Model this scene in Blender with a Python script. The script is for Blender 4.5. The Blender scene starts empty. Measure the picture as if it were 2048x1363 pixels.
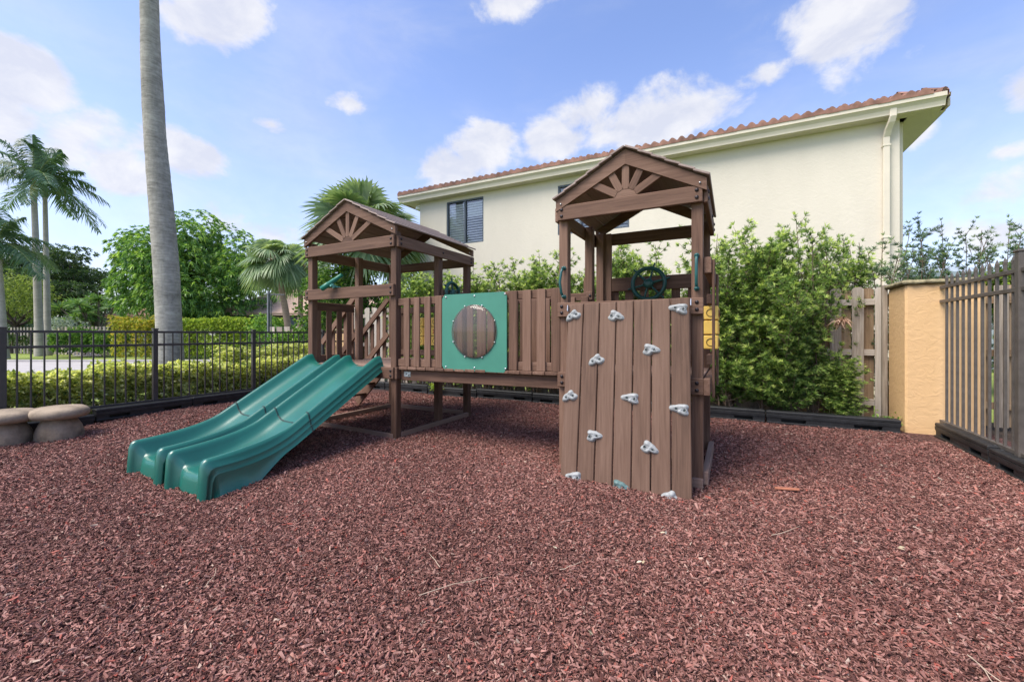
import bpy, math, random
import numpy as np
from mathutils import Vector, Matrix
R = math.radians
random.seed(7); rng = np.random.default_rng(11)
SC = bpy.context.scene; COL = SC.collection

# ------------------------------------------------------------------ camera, world, sun, exposure
TH = .4872; CH = 1.25; FPX = 833.0; HOR = 667.8
cth, sth = math.cos(TH), math.sin(TH)
cam = bpy.data.cameras.new('camera'); cam.sensor_width = 36; cam.lens = 36*FPX/2048
cam.shift_y = -(681.5-HOR)/2048; cam.clip_end = 2000; cam.clip_start = .05
co = bpy.data.objects.new('camera', cam); COL.objects.link(co)
co.location = (0, 0, CH); co.rotation_euler = (R(90), 0, TH); SC.camera = co
SC.view_settings.view_transform = 'Standard'; SC.view_settings.look = 'None'
SC.view_settings.exposure = 1.28; SC.view_settings.gamma = 1; SC.view_settings.use_curve_mapping = False
SC.cycles.max_bounces = 6; SC.cycles.transparent_max_bounces = 12; SC.cycles.use_denoising = True

SUN_EL, SUN_AZ = R(55), R(-146)          # azimuth measured from +Y towards +X
SKY_K = .13
sdir = Vector((math.sin(SUN_AZ)*math.cos(SUN_EL), math.cos(SUN_AZ)*math.cos(SUN_EL), math.sin(SUN_EL)))
sl = bpy.data.lights.new('sun', 'SUN'); sl.energy = 2.45; sl.angle = R(38); sl.color = (1, .92, .80)
so = bpy.data.objects.new('sun', sl); COL.objects.link(so)
so.rotation_euler = sdir.to_track_quat('Z', 'Y').to_euler(); so.location = (0, -10, 30)

def raydir(u, v):                         # direction of a photo pixel, per metre of distance
    a, b = (u-1024)/FPX, (HOR-v)/FPX
    return np.array([a*cth-sth, a*sth+cth, b])
def atX(u, v, x): d = raydir(u, v); return np.array([0, 0, CH])+d*(x/d[0])
def atY(u, v, y): d = raydir(u, v); return np.array([0, 0, CH])+d*(y/d[1])
def atZ(u, v, z): d = raydir(u, v); return np.array([0, 0, CH])+d*((z-CH)/d[2])
def atD(u, v, t): return np.array([0, 0, CH])+raydir(u, v)*t

def build_world():
    w = bpy.data.worlds.new('World'); SC.world = w; w.use_nodes = True
    nt = w.node_tree; nt.nodes.clear(); N = nt.nodes.new; L = nt.links.new
    def setin(s, v):
        if isinstance(v, bpy.types.NodeSocket): L(v, s)
        else: s.default_value = v
    def M(op, a, b=0.0, c=None, clamp=False):
        n = N('ShaderNodeMath'); n.operation = op; n.use_clamp = clamp
        setin(n.inputs[0], a); setin(n.inputs[1], b)
        if c is not None: setin(n.inputs[2], c)
        return n.outputs[0]
    sky = N('ShaderNodeTexSky'); sky.sky_type = 'NISHITA'; sky.sun_disc = False
    sky.sun_elevation = SUN_EL; sky.sun_rotation = SUN_AZ; sky.altitude = 0
    sky.air_density = 1.0; sky.dust_density = 1.2; sky.ozone_density = 1.6
    tc = N('ShaderNodeTexCoord'); sep = N('ShaderNodeSeparateXYZ'); L(tc.outputs['Generated'], sep.inputs[0])
    x, y, z = sep.outputs
    az = M('ARCTAN2', x, y); el = M('ARCSINE', z)
    def noise(scale, detail, rough, dist=0, w=(1, 1, 1)):
        mp = N('ShaderNodeMapping'); mp.inputs['Scale'].default_value = w; L(tc.outputs['Generated'], mp.inputs[0])
        n = N('ShaderNodeTexNoise'); L(mp.outputs[0], n.inputs['Vector'])
        n.inputs['Scale'].default_value = scale; n.inputs['Detail'].default_value = detail
        n.inputs['Roughness'].default_value = rough; n.inputs['Distortion'].default_value = dist
        return n.outputs[0]
    n1 = noise(7.5, 11, .60, .2, (1, 1, 1.4)); n2 = noise(3.2, 6, .55, .4, (1, 1, 2.6))
    clouds = [(45, 150, 135, 85, 1.2), (130, 300, 190, 95, .55), (20, 260, 110, 120, .8), (420, 25, 160, 62, .85), (385, 305, 125, 46, 1.0),
              (240, 345, 120, 55, .8), (690, 210, 62, 26, .65), (545, 250, 50, 18, .5), (1035, 0, 110, 36, .85), (975, 305, 75, 62, .95),
              (900, 345, 100, 42, .8), (1100, 285, 60, 40, .7), (1290, 240, 180, 55, .8), (1190, 215, 80, 50, .75), (1710, 45, 185, 95, .85),
              (1535, 140, 75, 24, .6), (1835, 265, 42, 34, .7), (2010, 305, 80, 20, .55), (2050, 180, 60, 40, .6), (440, 440, 80, 40, .55),
              (560, 470, 130, 60, .4), (1990, 390, 120, 60, .45), (1960, 470, 130, 50, .45), (-300, 250, 260, 160, .8), (2500, 250, 260, 120, .7), (1000, -500, 500, 160, .7)]
    m = None
    for (u, v, ru, rv, s) in clouds:
        d = raydir(u, v); d = d/np.linalg.norm(d)
        a0 = math.atan2(d[0], d[1]); e0 = math.asin(d[2])
        k = math.cos(math.atan((u-1024)/FPX))
        ra = ru/FPX*k*k; re = rv/FPX*k
        dx = M('MULTIPLY', M('SUBTRACT', az, a0), 1/ra); dy = M('MULTIPLY', M('SUBTRACT', el, e0), 1/re)
        q = M('SQRT', M('ADD', M('MULTIPLY', dx, dx), M('MULTIPLY', dy, dy)))
        b = M('MULTIPLY', M('SUBTRACT', 1.0, q), s)
        m = b if m is None else M('MAXIMUM', m, b)
    m = M('MAXIMUM', m, -.8)
    f = M('ADD', m, M('MULTIPLY', M('SUBTRACT', n1, .5), 2.3))
    mr = N('ShaderNodeMapRange'); mr.interpolation_type = 'SMOOTHSTEP'; L(f, mr.inputs[0])
    mr.inputs[1].default_value = .0; mr.inputs[2].default_value = .50; mr.inputs[4].default_value = .90
    veil = N('ShaderNodeMapRange'); veil.interpolation_type = 'SMOOTHSTEP'; L(n2, veil.inputs[0])
    veil.inputs[1].default_value = .42; veil.inputs[2].default_value = .78; veil.inputs[4].default_value = .26
    hz = N('ShaderNodeMapRange'); hz.interpolation_type = 'SMOOTHSTEP'; L(el, hz.inputs[0])
    hz.inputs[1].default_value = .62; hz.inputs[2].default_value = .02; hz.inputs[4].default_value = .36
    cov = M('MAXIMUM', mr.outputs[0], veil.outputs[0])
    inv = M('MULTIPLY', M('SUBTRACT', 1.0, cov), M('SUBTRACT', 1.0, hz.outputs[0])); cov = M('SUBTRACT', 1.0, inv)
    tint = N('ShaderNodeMix'); tint.data_type = 'RGBA'; tint.blend_type = 'MULTIPLY'; tint.inputs[0].default_value = 1
    L(sky.outputs[0], tint.inputs[6]); tint.inputs[7].default_value = (.86, .835, .97, 1)
    mix = N('ShaderNodeMix'); mix.data_type = 'RGBA'; L(cov, mix.inputs[0]); L(tint.outputs[2], mix.inputs[6])
    n3 = noise(9.0, 8, .62, .3, (1, 1, 1.6))
    cm = N('ShaderNodeMix'); cm.data_type = 'RGBA'; cr = N('ShaderNodeMapRange'); L(n3, cr.inputs[0]); cr.inputs[1].default_value = .38; cr.inputs[2].default_value = .62
    L(cr.outputs[0], cm.inputs[0]); cm.inputs[6].default_value = (2.45, 2.52, 2.85, 1); cm.inputs[7].default_value = (3.1, 3.08, 3.15, 1); L(cm.outputs[2], mix.inputs[7])
    bg = N('ShaderNodeBackground'); bg.inputs[1].default_value = SKY_K; L(mix.outputs[2], bg.inputs[0])
    out = N('ShaderNodeOutputWorld'); L(bg.outputs[0], out.inputs[0])
build_world()

# ------------------------------------------------------------------ materials
class NT:
    def __init__(s, name):
        s.m = bpy.data.materials.new(name); s.m.use_nodes = True; s.t = s.m.node_tree
        s.b = s.t.nodes['Principled BSDF']; s.o = s.t.nodes['Material Output']
    def n(s, ty, **kw):
        a = s.t.nodes.new(ty)
        for k, v in kw.items(): setattr(a, k, v)
        return a
    def l(s, a, b): s.t.links.new(a, b)
    def attr(s, name): a = s.n('ShaderNodeAttribute'); a.attribute_name = name; return a
    def coord(s): return s.n('ShaderNodeTexCoord').outputs['Object']
    def mapping(s, vec, scale): 
        a = s.n('ShaderNodeMapping'); s.l(vec, a.inputs[0]); a.inputs['Scale'].default_value = scale; return a.outputs[0]
    def noise(s, vec, scale, detail=4, rough=.55, dist=0):
        a = s.n('ShaderNodeTexNoise'); s.l(vec, a.inputs['Vector']); a.inputs['Scale'].default_value = scale
        a.inputs['Detail'].default_value = detail; a.inputs['Roughness'].default_value = rough; a.inputs['Distortion'].default_value = dist
        return a.outputs[0]
    def ramp(s, fac, stops):
        a = s.n('ShaderNodeValToRGB'); s.l(fac, a.inputs[0]); e = a.color_ramp.elements
        while len(e) < len(stops): e.new(.5)
        for i, (p, c) in enumerate(stops): e[i].position = p; e[i].color = (*c, 1)
        return a.outputs[0]
    def mix(s, fac, a, b, mode='MIX'):
        x = s.n('ShaderNodeMix', data_type='RGBA', blend_type=mode)
        for sock, v in ((x.inputs[0], fac), (x.inputs[6], a), (x.inputs[7], b)):
            if isinstance(v, bpy.types.NodeSocket): s.l(v, sock)
            else: sock.default_value = v if isinstance(v, (int, float)) else (*v, 1)
        return x.outputs[2]
    def math(s, op, a, b=0.0):
        x = s.n('ShaderNodeMath', operation=op)
        for sock, v in ((x.inputs[0], a), (x.inputs[1], b)):
            if isinstance(v, bpy.types.NodeSocket): s.l(v, sock)
            else: sock.default_value = v
        return x.outputs[0]
    def bump(s, h, strength=.3, dist=.01):
        a = s.n('ShaderNodeBump'); a.inputs['Strength'].default_value = strength; a.inputs['Distance'].default_value = dist
        s.l(h, a.inputs['Height']); s.l(a.outputs[0], s.b.inputs['Normal'])
    def set(s, color=None, rough=None, spec=None, metal=None):
        for k, v in (('Base Color', color), ('Roughness', rough), ('Specular IOR Level', spec), ('Metallic', metal)):
            if v is None: continue
            if isinstance(v, bpy.types.NodeSocket): s.l(v, s.b.inputs[k])
            else: s.b.inputs[k].default_value = (*v, 1) if isinstance(v, tuple) else v
        return s.m

def mat_wood(name, c0, c1, c2, rough=.72, wear=.0, bump=.25):
    n = NT(name); g = n.attr('grain').outputs['Vector']; tone = n.attr('tone').outputs['Fac']
    a = n.noise(n.mapping(g, (2.2, 55, 55)), 1, 5, .6, .6); b = n.noise(n.mapping(g, (.9, 9, 9)), 1, 4, .6, 1.2); k = n.noise(n.mapping(g, (3, 7, 7)), 1, 6, .7)
    f = n.math('ADD', n.math('MULTIPLY', a, .55), n.math('ADD', n.math('MULTIPLY', b, .36), n.math('MULTIPLY', tone, .26)))
    col = n.ramp(f, [(.33, c0), (.56, c1), (.83, c2)])
    if wear:
        sc = n.ramp(k, [(.66, (0, 0, 0)), (.76, (1, 1, 1))])
        col = n.mix(n.math('MULTIPLY', sc, wear), col, tuple(min(1, v*1.9+.05) for v in c2))
    n.bump(n.math('ADD', a, n.math('MULTIPLY', b, .6)), bump, .004)
    return n.set(col, rough, .3)
def mat_plain(name, c, rough=.5, var=.25, scale=8, metal=0, spec=.4, bump=0, bscale=60, bdist=.003):
    n = NT(name); co_ = n.coord()
    f = n.noise(co_, scale, 5, .6)
    col = n.ramp(f, [(.3, tuple(v*(1-var) for v in c)), (.7, tuple(min(1, v*(1+var)) for v in c))])
    if bump: n.bump(n.noise(co_, bscale, 5, .6), bump, bdist)
    return n.set(col, rough, spec, metal)
def mat_leaf(name, dark, mid, light, rough=.45, trans=.32, spec=.35):
    n = NT(name); t = n.attr('tint').outputs['Fac']
    col = n.ramp(t, [(.0, dark), (.5, mid), (1, light)])
    n.set(col, rough, spec)
    tr = n.n('ShaderNodeBsdfTranslucent'); n.l(n.mix(1, col, (1.25, 1.3, .6), 'MULTIPLY'), tr.inputs[0])
    mx = n.n('ShaderNodeMixShader'); mx.inputs[0].default_value = trans
    n.l(n.b.outputs[0], mx.inputs[1]); n.l(tr.outputs[0], mx.inputs[2]); n.l(mx.outputs[0], n.o.inputs[0])
    return n.m
def mat_bark(name, c0, c1, scale=(6, 6, 30), bump=.5):
    n = NT(name); co_ = n.coord(); a = n.noise(n.mapping(co_, scale), 1, 6, .65, .4); b = n.noise(co_, 1.6, 4)
    n.bump(a, bump, .01)
    return n.set(n.ramp(n.math('ADD', n.math('MULTIPLY', a, .6), n.math('MULTIPLY', b, .4)), [(.32, c0), (.68, c1)]), .85, .2)

WOOD = mat_wood('brown_stained_wood', (.054, .028, .018), (.130, .072, .047), (.230, .140, .097), wear=.22)
WOODL = mat_wood('faded_brown_boards', (.16, .10, .074), (.23, .15, .115), (.30, .21, .165), wear=.15)
WALLW = mat_wood('climbing_wall_paint', (.072, .041, .027), (.130, .077, .052), (.200, .126, .089), wear=.2, bump=.4)
ROOFW = mat_wood('weathered_roof_boards', (.16, .12, .105), (.25, .19, .165), (.34, .27, .235), rough=.6)
GREYW = mat_wood('weathered_fence_wood', (.18, .145, .11), (.36, .31, .25), (.54, .49, .42), rough=.85, bump=.5)
TANW = mat_wood('tan_fence_wood', (.14, .09, .05), (.28, .19, .11), (.42, .32, .21), rough=.85, bump=.5)
BOLT = mat_plain('dark_bolt', (.035, .028, .03), .45, metal=.6)
STEEL = mat_plain('galvanised_steel', (.5, .52, .53), .35, metal=.8)
GREEN = mat_plain('green_slide_plastic', (.008, .112, .083), .32, var=.12, scale=3, spec=.55, bump=.06, bscale=350, bdist=.0008)
GREEN.node_tree.nodes['Principled BSDF'].inputs['Coat Weight'].default_value = .35; GREEN.node_tree.nodes['Principled BSDF'].inputs['Coat Roughness'].default_value = .22
SEAM = mat_plain('dark_slide_seam', (.003, .03, .027), .6)
PANEL = mat_plain('green_panel_plastic', (.052, .21, .150), .42, var=.07, scale=4, spec=.4)
WHEELG = mat_plain('dark_green_plastic', (.008, .060, .046), .38, var=.2, scale=14)
TEAL = mat_plain('teal_handle_plastic', (.014, .085, .082), .33, var=.15)
HOLD = mat_plain('grey_stone_plastic', (.29, .308, .305), .5, var=.35, scale=22, bump=.25, bscale=90, bdist=.004)
HOLDG = mat_plain('grey_green_stone_plastic', (.10, .17, .165), .45, var=.5, scale=16, bump=.25, bscale=90, bdist=.004)
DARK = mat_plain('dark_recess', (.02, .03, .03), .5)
YEL = mat_plain('yellow_block_plastic', (.85, .56, .12), .5, var=.12, scale=6)
REDP = mat_plain('red_mark', (.45, .04, .03), .5)
INK = mat_plain('brown_mark', (.14, .085, .02), .5)
BLACKP = mat_plain('black_recycled_plastic', (.017, .018, .019), .5, var=.4, scale=9, bump=.3, bscale=40)
IRON = mat_plain('bronze_fence_paint', (.052, .047, .046), .42, var=.18, scale=12, bump=.05)
IRONR = mat_plain('grey_fence_paint', (.092, .081, .071), .42, var=.22, scale=10, bump=.05)
CREAM = None
def mat_stucco(name, c, sc=9, strength=.5, dist=.02, var=.08):
    n = NT(name); co_ = n.coord()
    a = n.noise(n.mapping(co_, (1, 1, 1.25)), sc, 5, .55, 1.4); b = n.noise(co_, sc*9, 3); st = n.noise(n.mapping(co_, (1, 1, .35)), 1.3, 5, .6)
    rr = n.n('ShaderNodeMapRange'); n.l(a, rr.inputs[0]); rr.inputs[1].default_value = .40; rr.inputs[2].default_value = .60
    n.bump(n.math('ADD', rr.outputs[0], n.math('MULTIPLY', b, .25)), strength, dist)
    return n.set(n.ramp(st, [(.3, tuple(v*(1-var) for v in c)), (.7, c)]), .88, .2)
CREAM = mat_stucco('cream_stucco', (.63, .588, .49), 7, .11, .012)
ORANGE = mat_stucco('orange_stucco', (.66, .44, .225), 8, .22, .010, .06)
TRIM = mat_plain('cream_trim_paint', (.61, .56, .45), .5, var=.06, scale=2)
TRIMD = mat_plain('tan_fascia_paint', (.50, .43, .32), .55, var=.08, scale=2)
TILE = mat_plain('terracotta_tile', (.225, .120, .088), .85, var=.55, scale=3.5, bump=.2)
CAPST = mat_plain('mossy_cap_stone', (.22, .19, .11), .9, var=.6, scale=18, bump=.6, bscale=30, bdist=.01)
FRAMEM = mat_plain('slate_window_frame', (.075, .095, .115), .4, var=.1)
SLATM = mat_plain('white_shutter_slats', (.78, .80, .79), .5, var=.06)
def mat_glass(name, tint=(1, 1, 1), rough=.02, alpha=.25):
    n = NT(name); tr = n.n('ShaderNodeBsdfTransparent'); tr.inputs[0].default_value = (*tint, 1)
    gl = n.n('ShaderNodeBsdfGlossy'); gl.inputs[1].default_value = rough
    fr = n.n('ShaderNodeFresnel'); fr.inputs[0].default_value = 1.5
    f = n.math('ADD', n.math('MULTIPLY', fr.outputs[0], .9), alpha)
    mx = n.n('ShaderNodeMixShader'); n.l(f, mx.inputs[0]); n.l(tr.outputs[0], mx.inputs[1]); n.l(gl.outputs[0], mx.inputs[2]); n.l(mx.outputs[0], n.o.inputs[0])
    return n.m
GLASS = mat_glass('window_glass', (.92, .94, .95), .02, .02)
BUBBLE = mat_glass('clear_bubble_plastic', (.90, .90, .89), .05, .0)
def haze_bubble():
    t = BUBBLE.node_tree; d = t.nodes.new('ShaderNodeBsdfDiffuse'); d.inputs[0].default_value = (.30, .27, .24, 1); mx = t.nodes.new('ShaderNodeMixShader'); mx.inputs[0].default_value = .20
    o = t.nodes['Material Output']; src = o.inputs[0].links[0].from_socket; t.links.new(src, mx.inputs[1]); t.links.new(d.outputs[0], mx.inputs[2]); t.links.new(mx.outputs[0], o.inputs[0])
haze_bubble()
STOOL = mat_plain('mottled_concrete', (.27, .215, .155), .85, var=.35, scale=7, bump=.5, bscale=45, bdist=.008)
STEMC = mat_plain('dark_mottled_concrete', (.20, .155, .11), .9, var=.5, scale=6, bump=.5, bscale=40, bdist=.008)

# ------------------------------------------------------------------ mesh builders
def nrm(v): v = np.asarray(v, float); return v/np.linalg.norm(v)
class MB:
    def __init__(s): s.v = []; s.f = []; s.g = []; s.t = []; s.mi = []; s.sm = []; s.mat = 0
    def add(s, vs, fs, grain=None, smooth=False):
        b = len(s.v); tone = random.random()
        if grain is None: grain = [tuple(p) for p in vs]
        s.v += [tuple(map(float, p)) for p in vs]; s.g += grain; s.t += [tone]*len(vs)
        for f in fs: s.f.append(tuple(b+i for i in f)); s.mi.append(s.mat); s.sm.append(smooth)
        return s
    def cbox(s, c, ax, ay, az, lx, ly, lz, b=.004):
        c = np.asarray(c, float); b = min(b, lx*.45, ly*.45, lz*.45); vs = []; ix = {}; loc = []
        for sx in (-1, 1):
            for sy in (-1, 1):
                for sz in (-1, 1):
                    for k, p in (('x', (lx, ly-b, lz-b)), ('y', (lx-b, ly, lz-b)), ('z', (lx-b, ly-b, lz))):
                        ix[(k, sx, sy, sz)] = len(loc); loc.append((sx*p[0], sy*p[1], sz*p[2]))
        fs = []
        for a in (-1, 1):
            fs += [[ix[('x', a, i, j)] for i, j in ((-1, -1), (1, -1), (1, 1), (-1, 1))], [ix[('y', i, a, j)] for i, j in ((-1, -1), (1, -1), (1, 1), (-1, 1))],
                   [ix[('z', i, j, a)] for i, j in ((-1, -1), (1, -1), (1, 1), (-1, 1))]]
            for d in (-1, 1):
                fs += [[ix[('x', a, d, -1)], ix[('x', a, d, 1)], ix[('y', a, d, 1)], ix[('y', a, d, -1)]],
                       [ix[('x', a, -1, d)], ix[('x', a, 1, d)], ix[('z', a, 1, d)], ix[('z', a, -1, d)]],
                       [ix[('y', -1, a, d)], ix[('y', 1, a, d)], ix[('z', 1, a, d)], ix[('z', -1, a, d)]]]
                for e in (-1, 1): fs.append([ix[('x', a, d, e)], ix[('y', a, d, e)], ix[('z', a, d, e)]])
        L = np.array(loc); out = []
        for f in fs:
            p = L[f]; n_ = np.cross(p[1]-p[0], p[2]-p[0])
            out.append(f if n_ @ p.mean(0) > 0 else f[::-1])
        A = np.array([ax, ay, az]); P = c+L @ A
        off = np.array([random.random()*40, random.random()*9, random.random()*9])
        return s.add(P, out, [tuple(q) for q in L+off])
    def box(s, x0, x1, y0, y1, z0, z1, b=.004):
        c = ((x0+x1)/2, (y0+y1)/2, (z0+z1)/2); h = [abs(x1-x0)/2, abs(y1-y0)/2, abs(z1-z0)/2]; o = np.argsort(h)[::-1]
        E = np.eye(3); ax = E[o[0]]; ay = E[o[1]]; az = np.cross(ax, ay)
        return s.cbox(c, ax, ay, az, h[o[0]], h[o[1]], h[o[2]], b)
    def beam(s, p0, p1, w, h, up=(0, 0, 1), b=.004):
        p0 = np.asarray(p0, float); p1 = np.asarray(p1, float); ax = nrm(p1-p0); ay = nrm(np.cross(up, ax)); az = np.cross(ax, ay)
        return s.cbox((p0+p1)/2, ax, ay, az, np.linalg.norm(p1-p0)/2, w/2, h/2, b)
    def tube(s, path, rad, n=10, cap=True, smooth=True):
        path = [np.asarray(p, float) for p in path]; m = len(path)
        if np.isscalar(rad): rad = [rad]*m
        vs = []; ref = None
        for i, p in enumerate(path):
            t = nrm(path[min(i+1, m-1)]-path[max(i-1, 0)])
            if ref is None:
                ref = np.array([0, 0, 1.]) if abs(t[2]) < .9 else np.array([1., 0, 0]); u = nrm(np.cross(ref, t))
            else: u = nrm(u-t*(u @ t))
            w = np.cross(t, u)
            for k in range(n):
                a = 2*math.pi*k/n; vs.append(p+rad[i]*(math.cos(a)*u+math.sin(a)*w))
        fs = [(i*n+k, i*n+(k+1) % n, (i+1)*n+(k+1) % n, (i+1)*n+k) for i in range(m-1) for k in range(n)]
        s.add(vs, fs, smooth=smooth)
        if cap: s.add([vs[k] for k in range(n)], [tuple(range(n))[::-1]]); s.add([vs[(m-1)*n+k] for k in range(n)], [tuple(range(n))])
        return s
    def disc(s, c, axis, r, thick, n=12, dome=0):
        axis = nrm(axis); c = np.asarray(c, float); ref = np.array([0, 0, 1.]) if abs(axis[2]) < .9 else np.array([1., 0, 0])
        u = nrm(np.cross(ref, axis)); w = np.cross(axis, u); rings = [(0, r), (thick*.6, r), (thick, r*.8), (thick+dome, r*.3)]
        vs = [c+axis*h+q*(math.cos(2*math.pi*k/n)*u+math.sin(2*math.pi*k/n)*w) for h, q in rings for k in range(n)]
        fs = [(i*n+k, i*n+(k+1) % n, (i+1)*n+(k+1) % n, (i+1)*n+k) for i in range(3) for k in range(n)]+[tuple(range(3*n, 4*n))]
        return s.add(vs, fs, smooth=True)
    def lathe(s, c, prof, n=32, jit=None):
        c = np.asarray(c, float); m = len(prof); vs = []
        for r, z in prof:
            for k in range(n):
                a = 2*math.pi*k/n; q = 1 if jit is None else jit(a, z)
                vs.append(c+np.array([r*q*math.cos(a), r*q*math.sin(a), z]))
        fs = [(i*n+k, i*n+(k+1) % n, (i+1)*n+(k+1) % n, (i+1)*n+k) for i in range(m-1) for k in range(n)]
        return s.add(vs, fs, smooth=True)
    def ring(s, c, axis, R_, r, n=36, k=10, a0=0, a1=2*math.pi):
        axis = nrm(axis); ref = np.array([0, 0, 1.]) if abs(axis[2]) < .9 else np.array([1., 0, 0]); u = nrm(np.cross(ref, axis)); w = np.cross(axis, u); c = np.asarray(c, float)
        vs = []; full = abs(a1-a0-2*math.pi) < 1e-6; cnt = n if full else n+1
        for i in range(cnt):
            a = a0+(a1-a0)*i/n; d = math.cos(a)*u+math.sin(a)*w
            for j in range(k):
                b = 2*math.pi*j/k; vs.append(c+d*(R_+r*math.cos(b))+axis*(r*math.sin(b)))
        fs = [((i % cnt)*k+j, ((i+1) % cnt)*k+j, ((i+1) % cnt)*k+(j+1) % k, (i % cnt)*k+(j+1) % k) for i in range(n) for j in range(k)]
        return s.add(vs, fs, smooth=True)
    def grid(s, P, smooth=True, flip=False):        # P: rows x cols x 3
        P = np.asarray(P); a, b = P.shape[:2]
        fs = [(i*b+j, i*b+j+1, (i+1)*b+j+1, (i+1)*b+j) for i in range(a-1) for j in range(b-1)]
        if flip: fs = [f[::-1] for f in fs]
        return s.add(P.reshape(-1, 3), fs, smooth=smooth)
    def prism(s, poly, axis, d):                     # planar polygon extruded by vector d
        poly = [np.asarray(p, float) for p in poly]; d = np.asarray(d, float); n = len(poly)
        vs = poly+[p+d for p in poly]; fs = [tuple(range(n)), tuple(range(2*n-1, n-1, -1))]+[(i, i+n, (i+1) % n+n, (i+1) % n) for i in range(n)]
        return s.add(vs, fs)

WL = {}
def wloc(o): return WL.get(o.name, np.zeros(3)) if o else np.zeros(3)
def link(o, parent, loc):
    COL.objects.link(o)
    if parent: o.parent = parent
    o.location = tuple(np.asarray(loc, float)-wloc(parent)); WL[o.name] = np.asarray(loc, float)
def tag(o, label=None, cat=None, group=None, kind=None):
    for k, v in (('label', label), ('category', cat), ('group', group), ('kind', kind)):
        if v: o[k] = v
    return o
def thing(name, loc, label, cat, group=None):
    o = bpy.data.objects.new(name, None); o.empty_display_size = .2; link(o, None, loc); return tag(o, label, cat, group)
def obj(name, mb, mats, parent=None, label=None, origin=None, fixn=False):
    me = bpy.data.meshes.new(name); V = np.array(mb.v)
    c = (V.min(0)+V.max(0))/2 if origin is None else np.asarray(origin, float)
    me.from_pydata([tuple(p) for p in V-c], [], mb.f)
    a = me.attributes.new('grain', 'FLOAT_VECTOR', 'POINT'); a.data.foreach_set('vector', np.array(mb.g, 'f').ravel())
    a = me.attributes.new('tone', 'FLOAT', 'POINT'); a.data.foreach_set('value', np.array(mb.t, 'f'))
    for m in (mats if isinstance(mats, (list, tuple)) else [mats]): me.materials.append(m)
    me.polygons.foreach_set('material_index', mb.mi); me.polygons.foreach_set('use_smooth', mb.sm); me.update()
    o = bpy.data.objects.new(name, me); link(o, parent, c)
    if label: o['label'] = label
    return o
def fastmesh(name, V, F, mats, parent=None, origin=None, attrs=None, smooth=False, mi=None):
    V = np.asarray(V, float); F = np.asarray(F, np.int32); k = F.shape[1]
    c = (V.min(0)+V.max(0))/2 if origin is None else np.asarray(origin, float)
    me = bpy.data.meshes.new(name); me.vertices.add(len(V)); me.vertices.foreach_set('co', (V-c).astype('f').ravel())
    me.loops.add(F.size); me.loops.foreach_set('vertex_index', F.ravel()); me.polygons.add(len(F))
    me.polygons.foreach_set('loop_start', np.arange(0, F.size, k, dtype=np.int32))
    for n_, a in (attrs or {}).items():
        at = me.attributes.new(n_, 'FLOAT', 'POINT'); at.data.foreach_set('value', np.asarray(a, 'f'))
    for m in (mats if isinstance(mats, (list, tuple)) else [mats]): me.materials.append(m)
    if mi is not None: me.polygons.foreach_set('material_index', np.asarray(mi, np.int32))
    me.polygons.foreach_set('use_smooth', np.full(len(F), smooth, bool))
    me.update(calc_edges=True); o = bpy.data.objects.new(name, me); link(o, parent, c); return o

# leaf strips: every strip is a little tapering blade, bent by gravity
def unit(a): return a/np.maximum(np.linalg.norm(a, axis=-1, keepdims=True), 1e-9)
PROF = {1: None, 2: [.25, 1, .06], 3: [.35, 1, .8, .05], 4: [.5, 1, .95, .6, .04]}
def strips(P, d, L, W, droop=0., nseg=2, tint=None, side=None, prof=None, fold=0.):
    N = len(P); P = np.asarray(P, float); d = unit(np.asarray(d, float)); L = np.broadcast_to(L, (N,)); W = np.broadcast_to(W, (N,)); dr = np.broadcast_to(droop, (N,))
    if side is None: side = np.cross(d, rng.normal(size=(N, 3)))
    side = unit(side); pr = prof or PROF[nseg]; V = np.zeros((N, nseg+1, 2, 3))
    for i in range(nseg+1):
        t = i/nseg; c = P+d*(L*t)[:, None]; c[:, 2] -= dr*L*t*t
        off = side*(W*.5*pr[i])[:, None]
        V[:, i, 0] = c-off; V[:, i, 1] = c+off
    b = (np.arange(N)*(nseg+1)*2)[:, None]; F = np.concatenate([b+np.array([2*i, 2*i+1, 2*i+3, 2*i+2]) for i in range(nseg)], 1).reshape(-1, 4)
    if tint is None: tint = rng.random(N)
    return V.reshape(-1, 3), F, np.repeat(np.clip(tint, 0, 1), (nseg+1)*2)
def joinm(parts):
    Vs, Fs, Ts = [], [], []; b = 0
    for V, F, T in parts: Vs.append(V); Fs.append(F+b); Ts.append(T); b += len(V)
    return np.concatenate(Vs), np.concatenate(Fs), np.concatenate(Ts)
def sph(n): return unit(rng.normal(size=(n, 3)))
def rosettes(C, D, n, L, W, spread=.9, droop=.3, tint=None, nseg=2, tj=.18):
    """n leaves round every centre C, leaning along D"""
    N = len(C); P = np.repeat(C, n, 0); d = unit(np.repeat(unit(D), n, 0)+spread*sph(N*n))
    t = np.repeat(rng.random(N) if tint is None else tint, n)+rng.normal(0, tj, N*n)
    return strips(P, d, L*rng.uniform(.7, 1.25, N*n), W*rng.uniform(.8, 1.2, N*n), droop, nseg, t)

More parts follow.
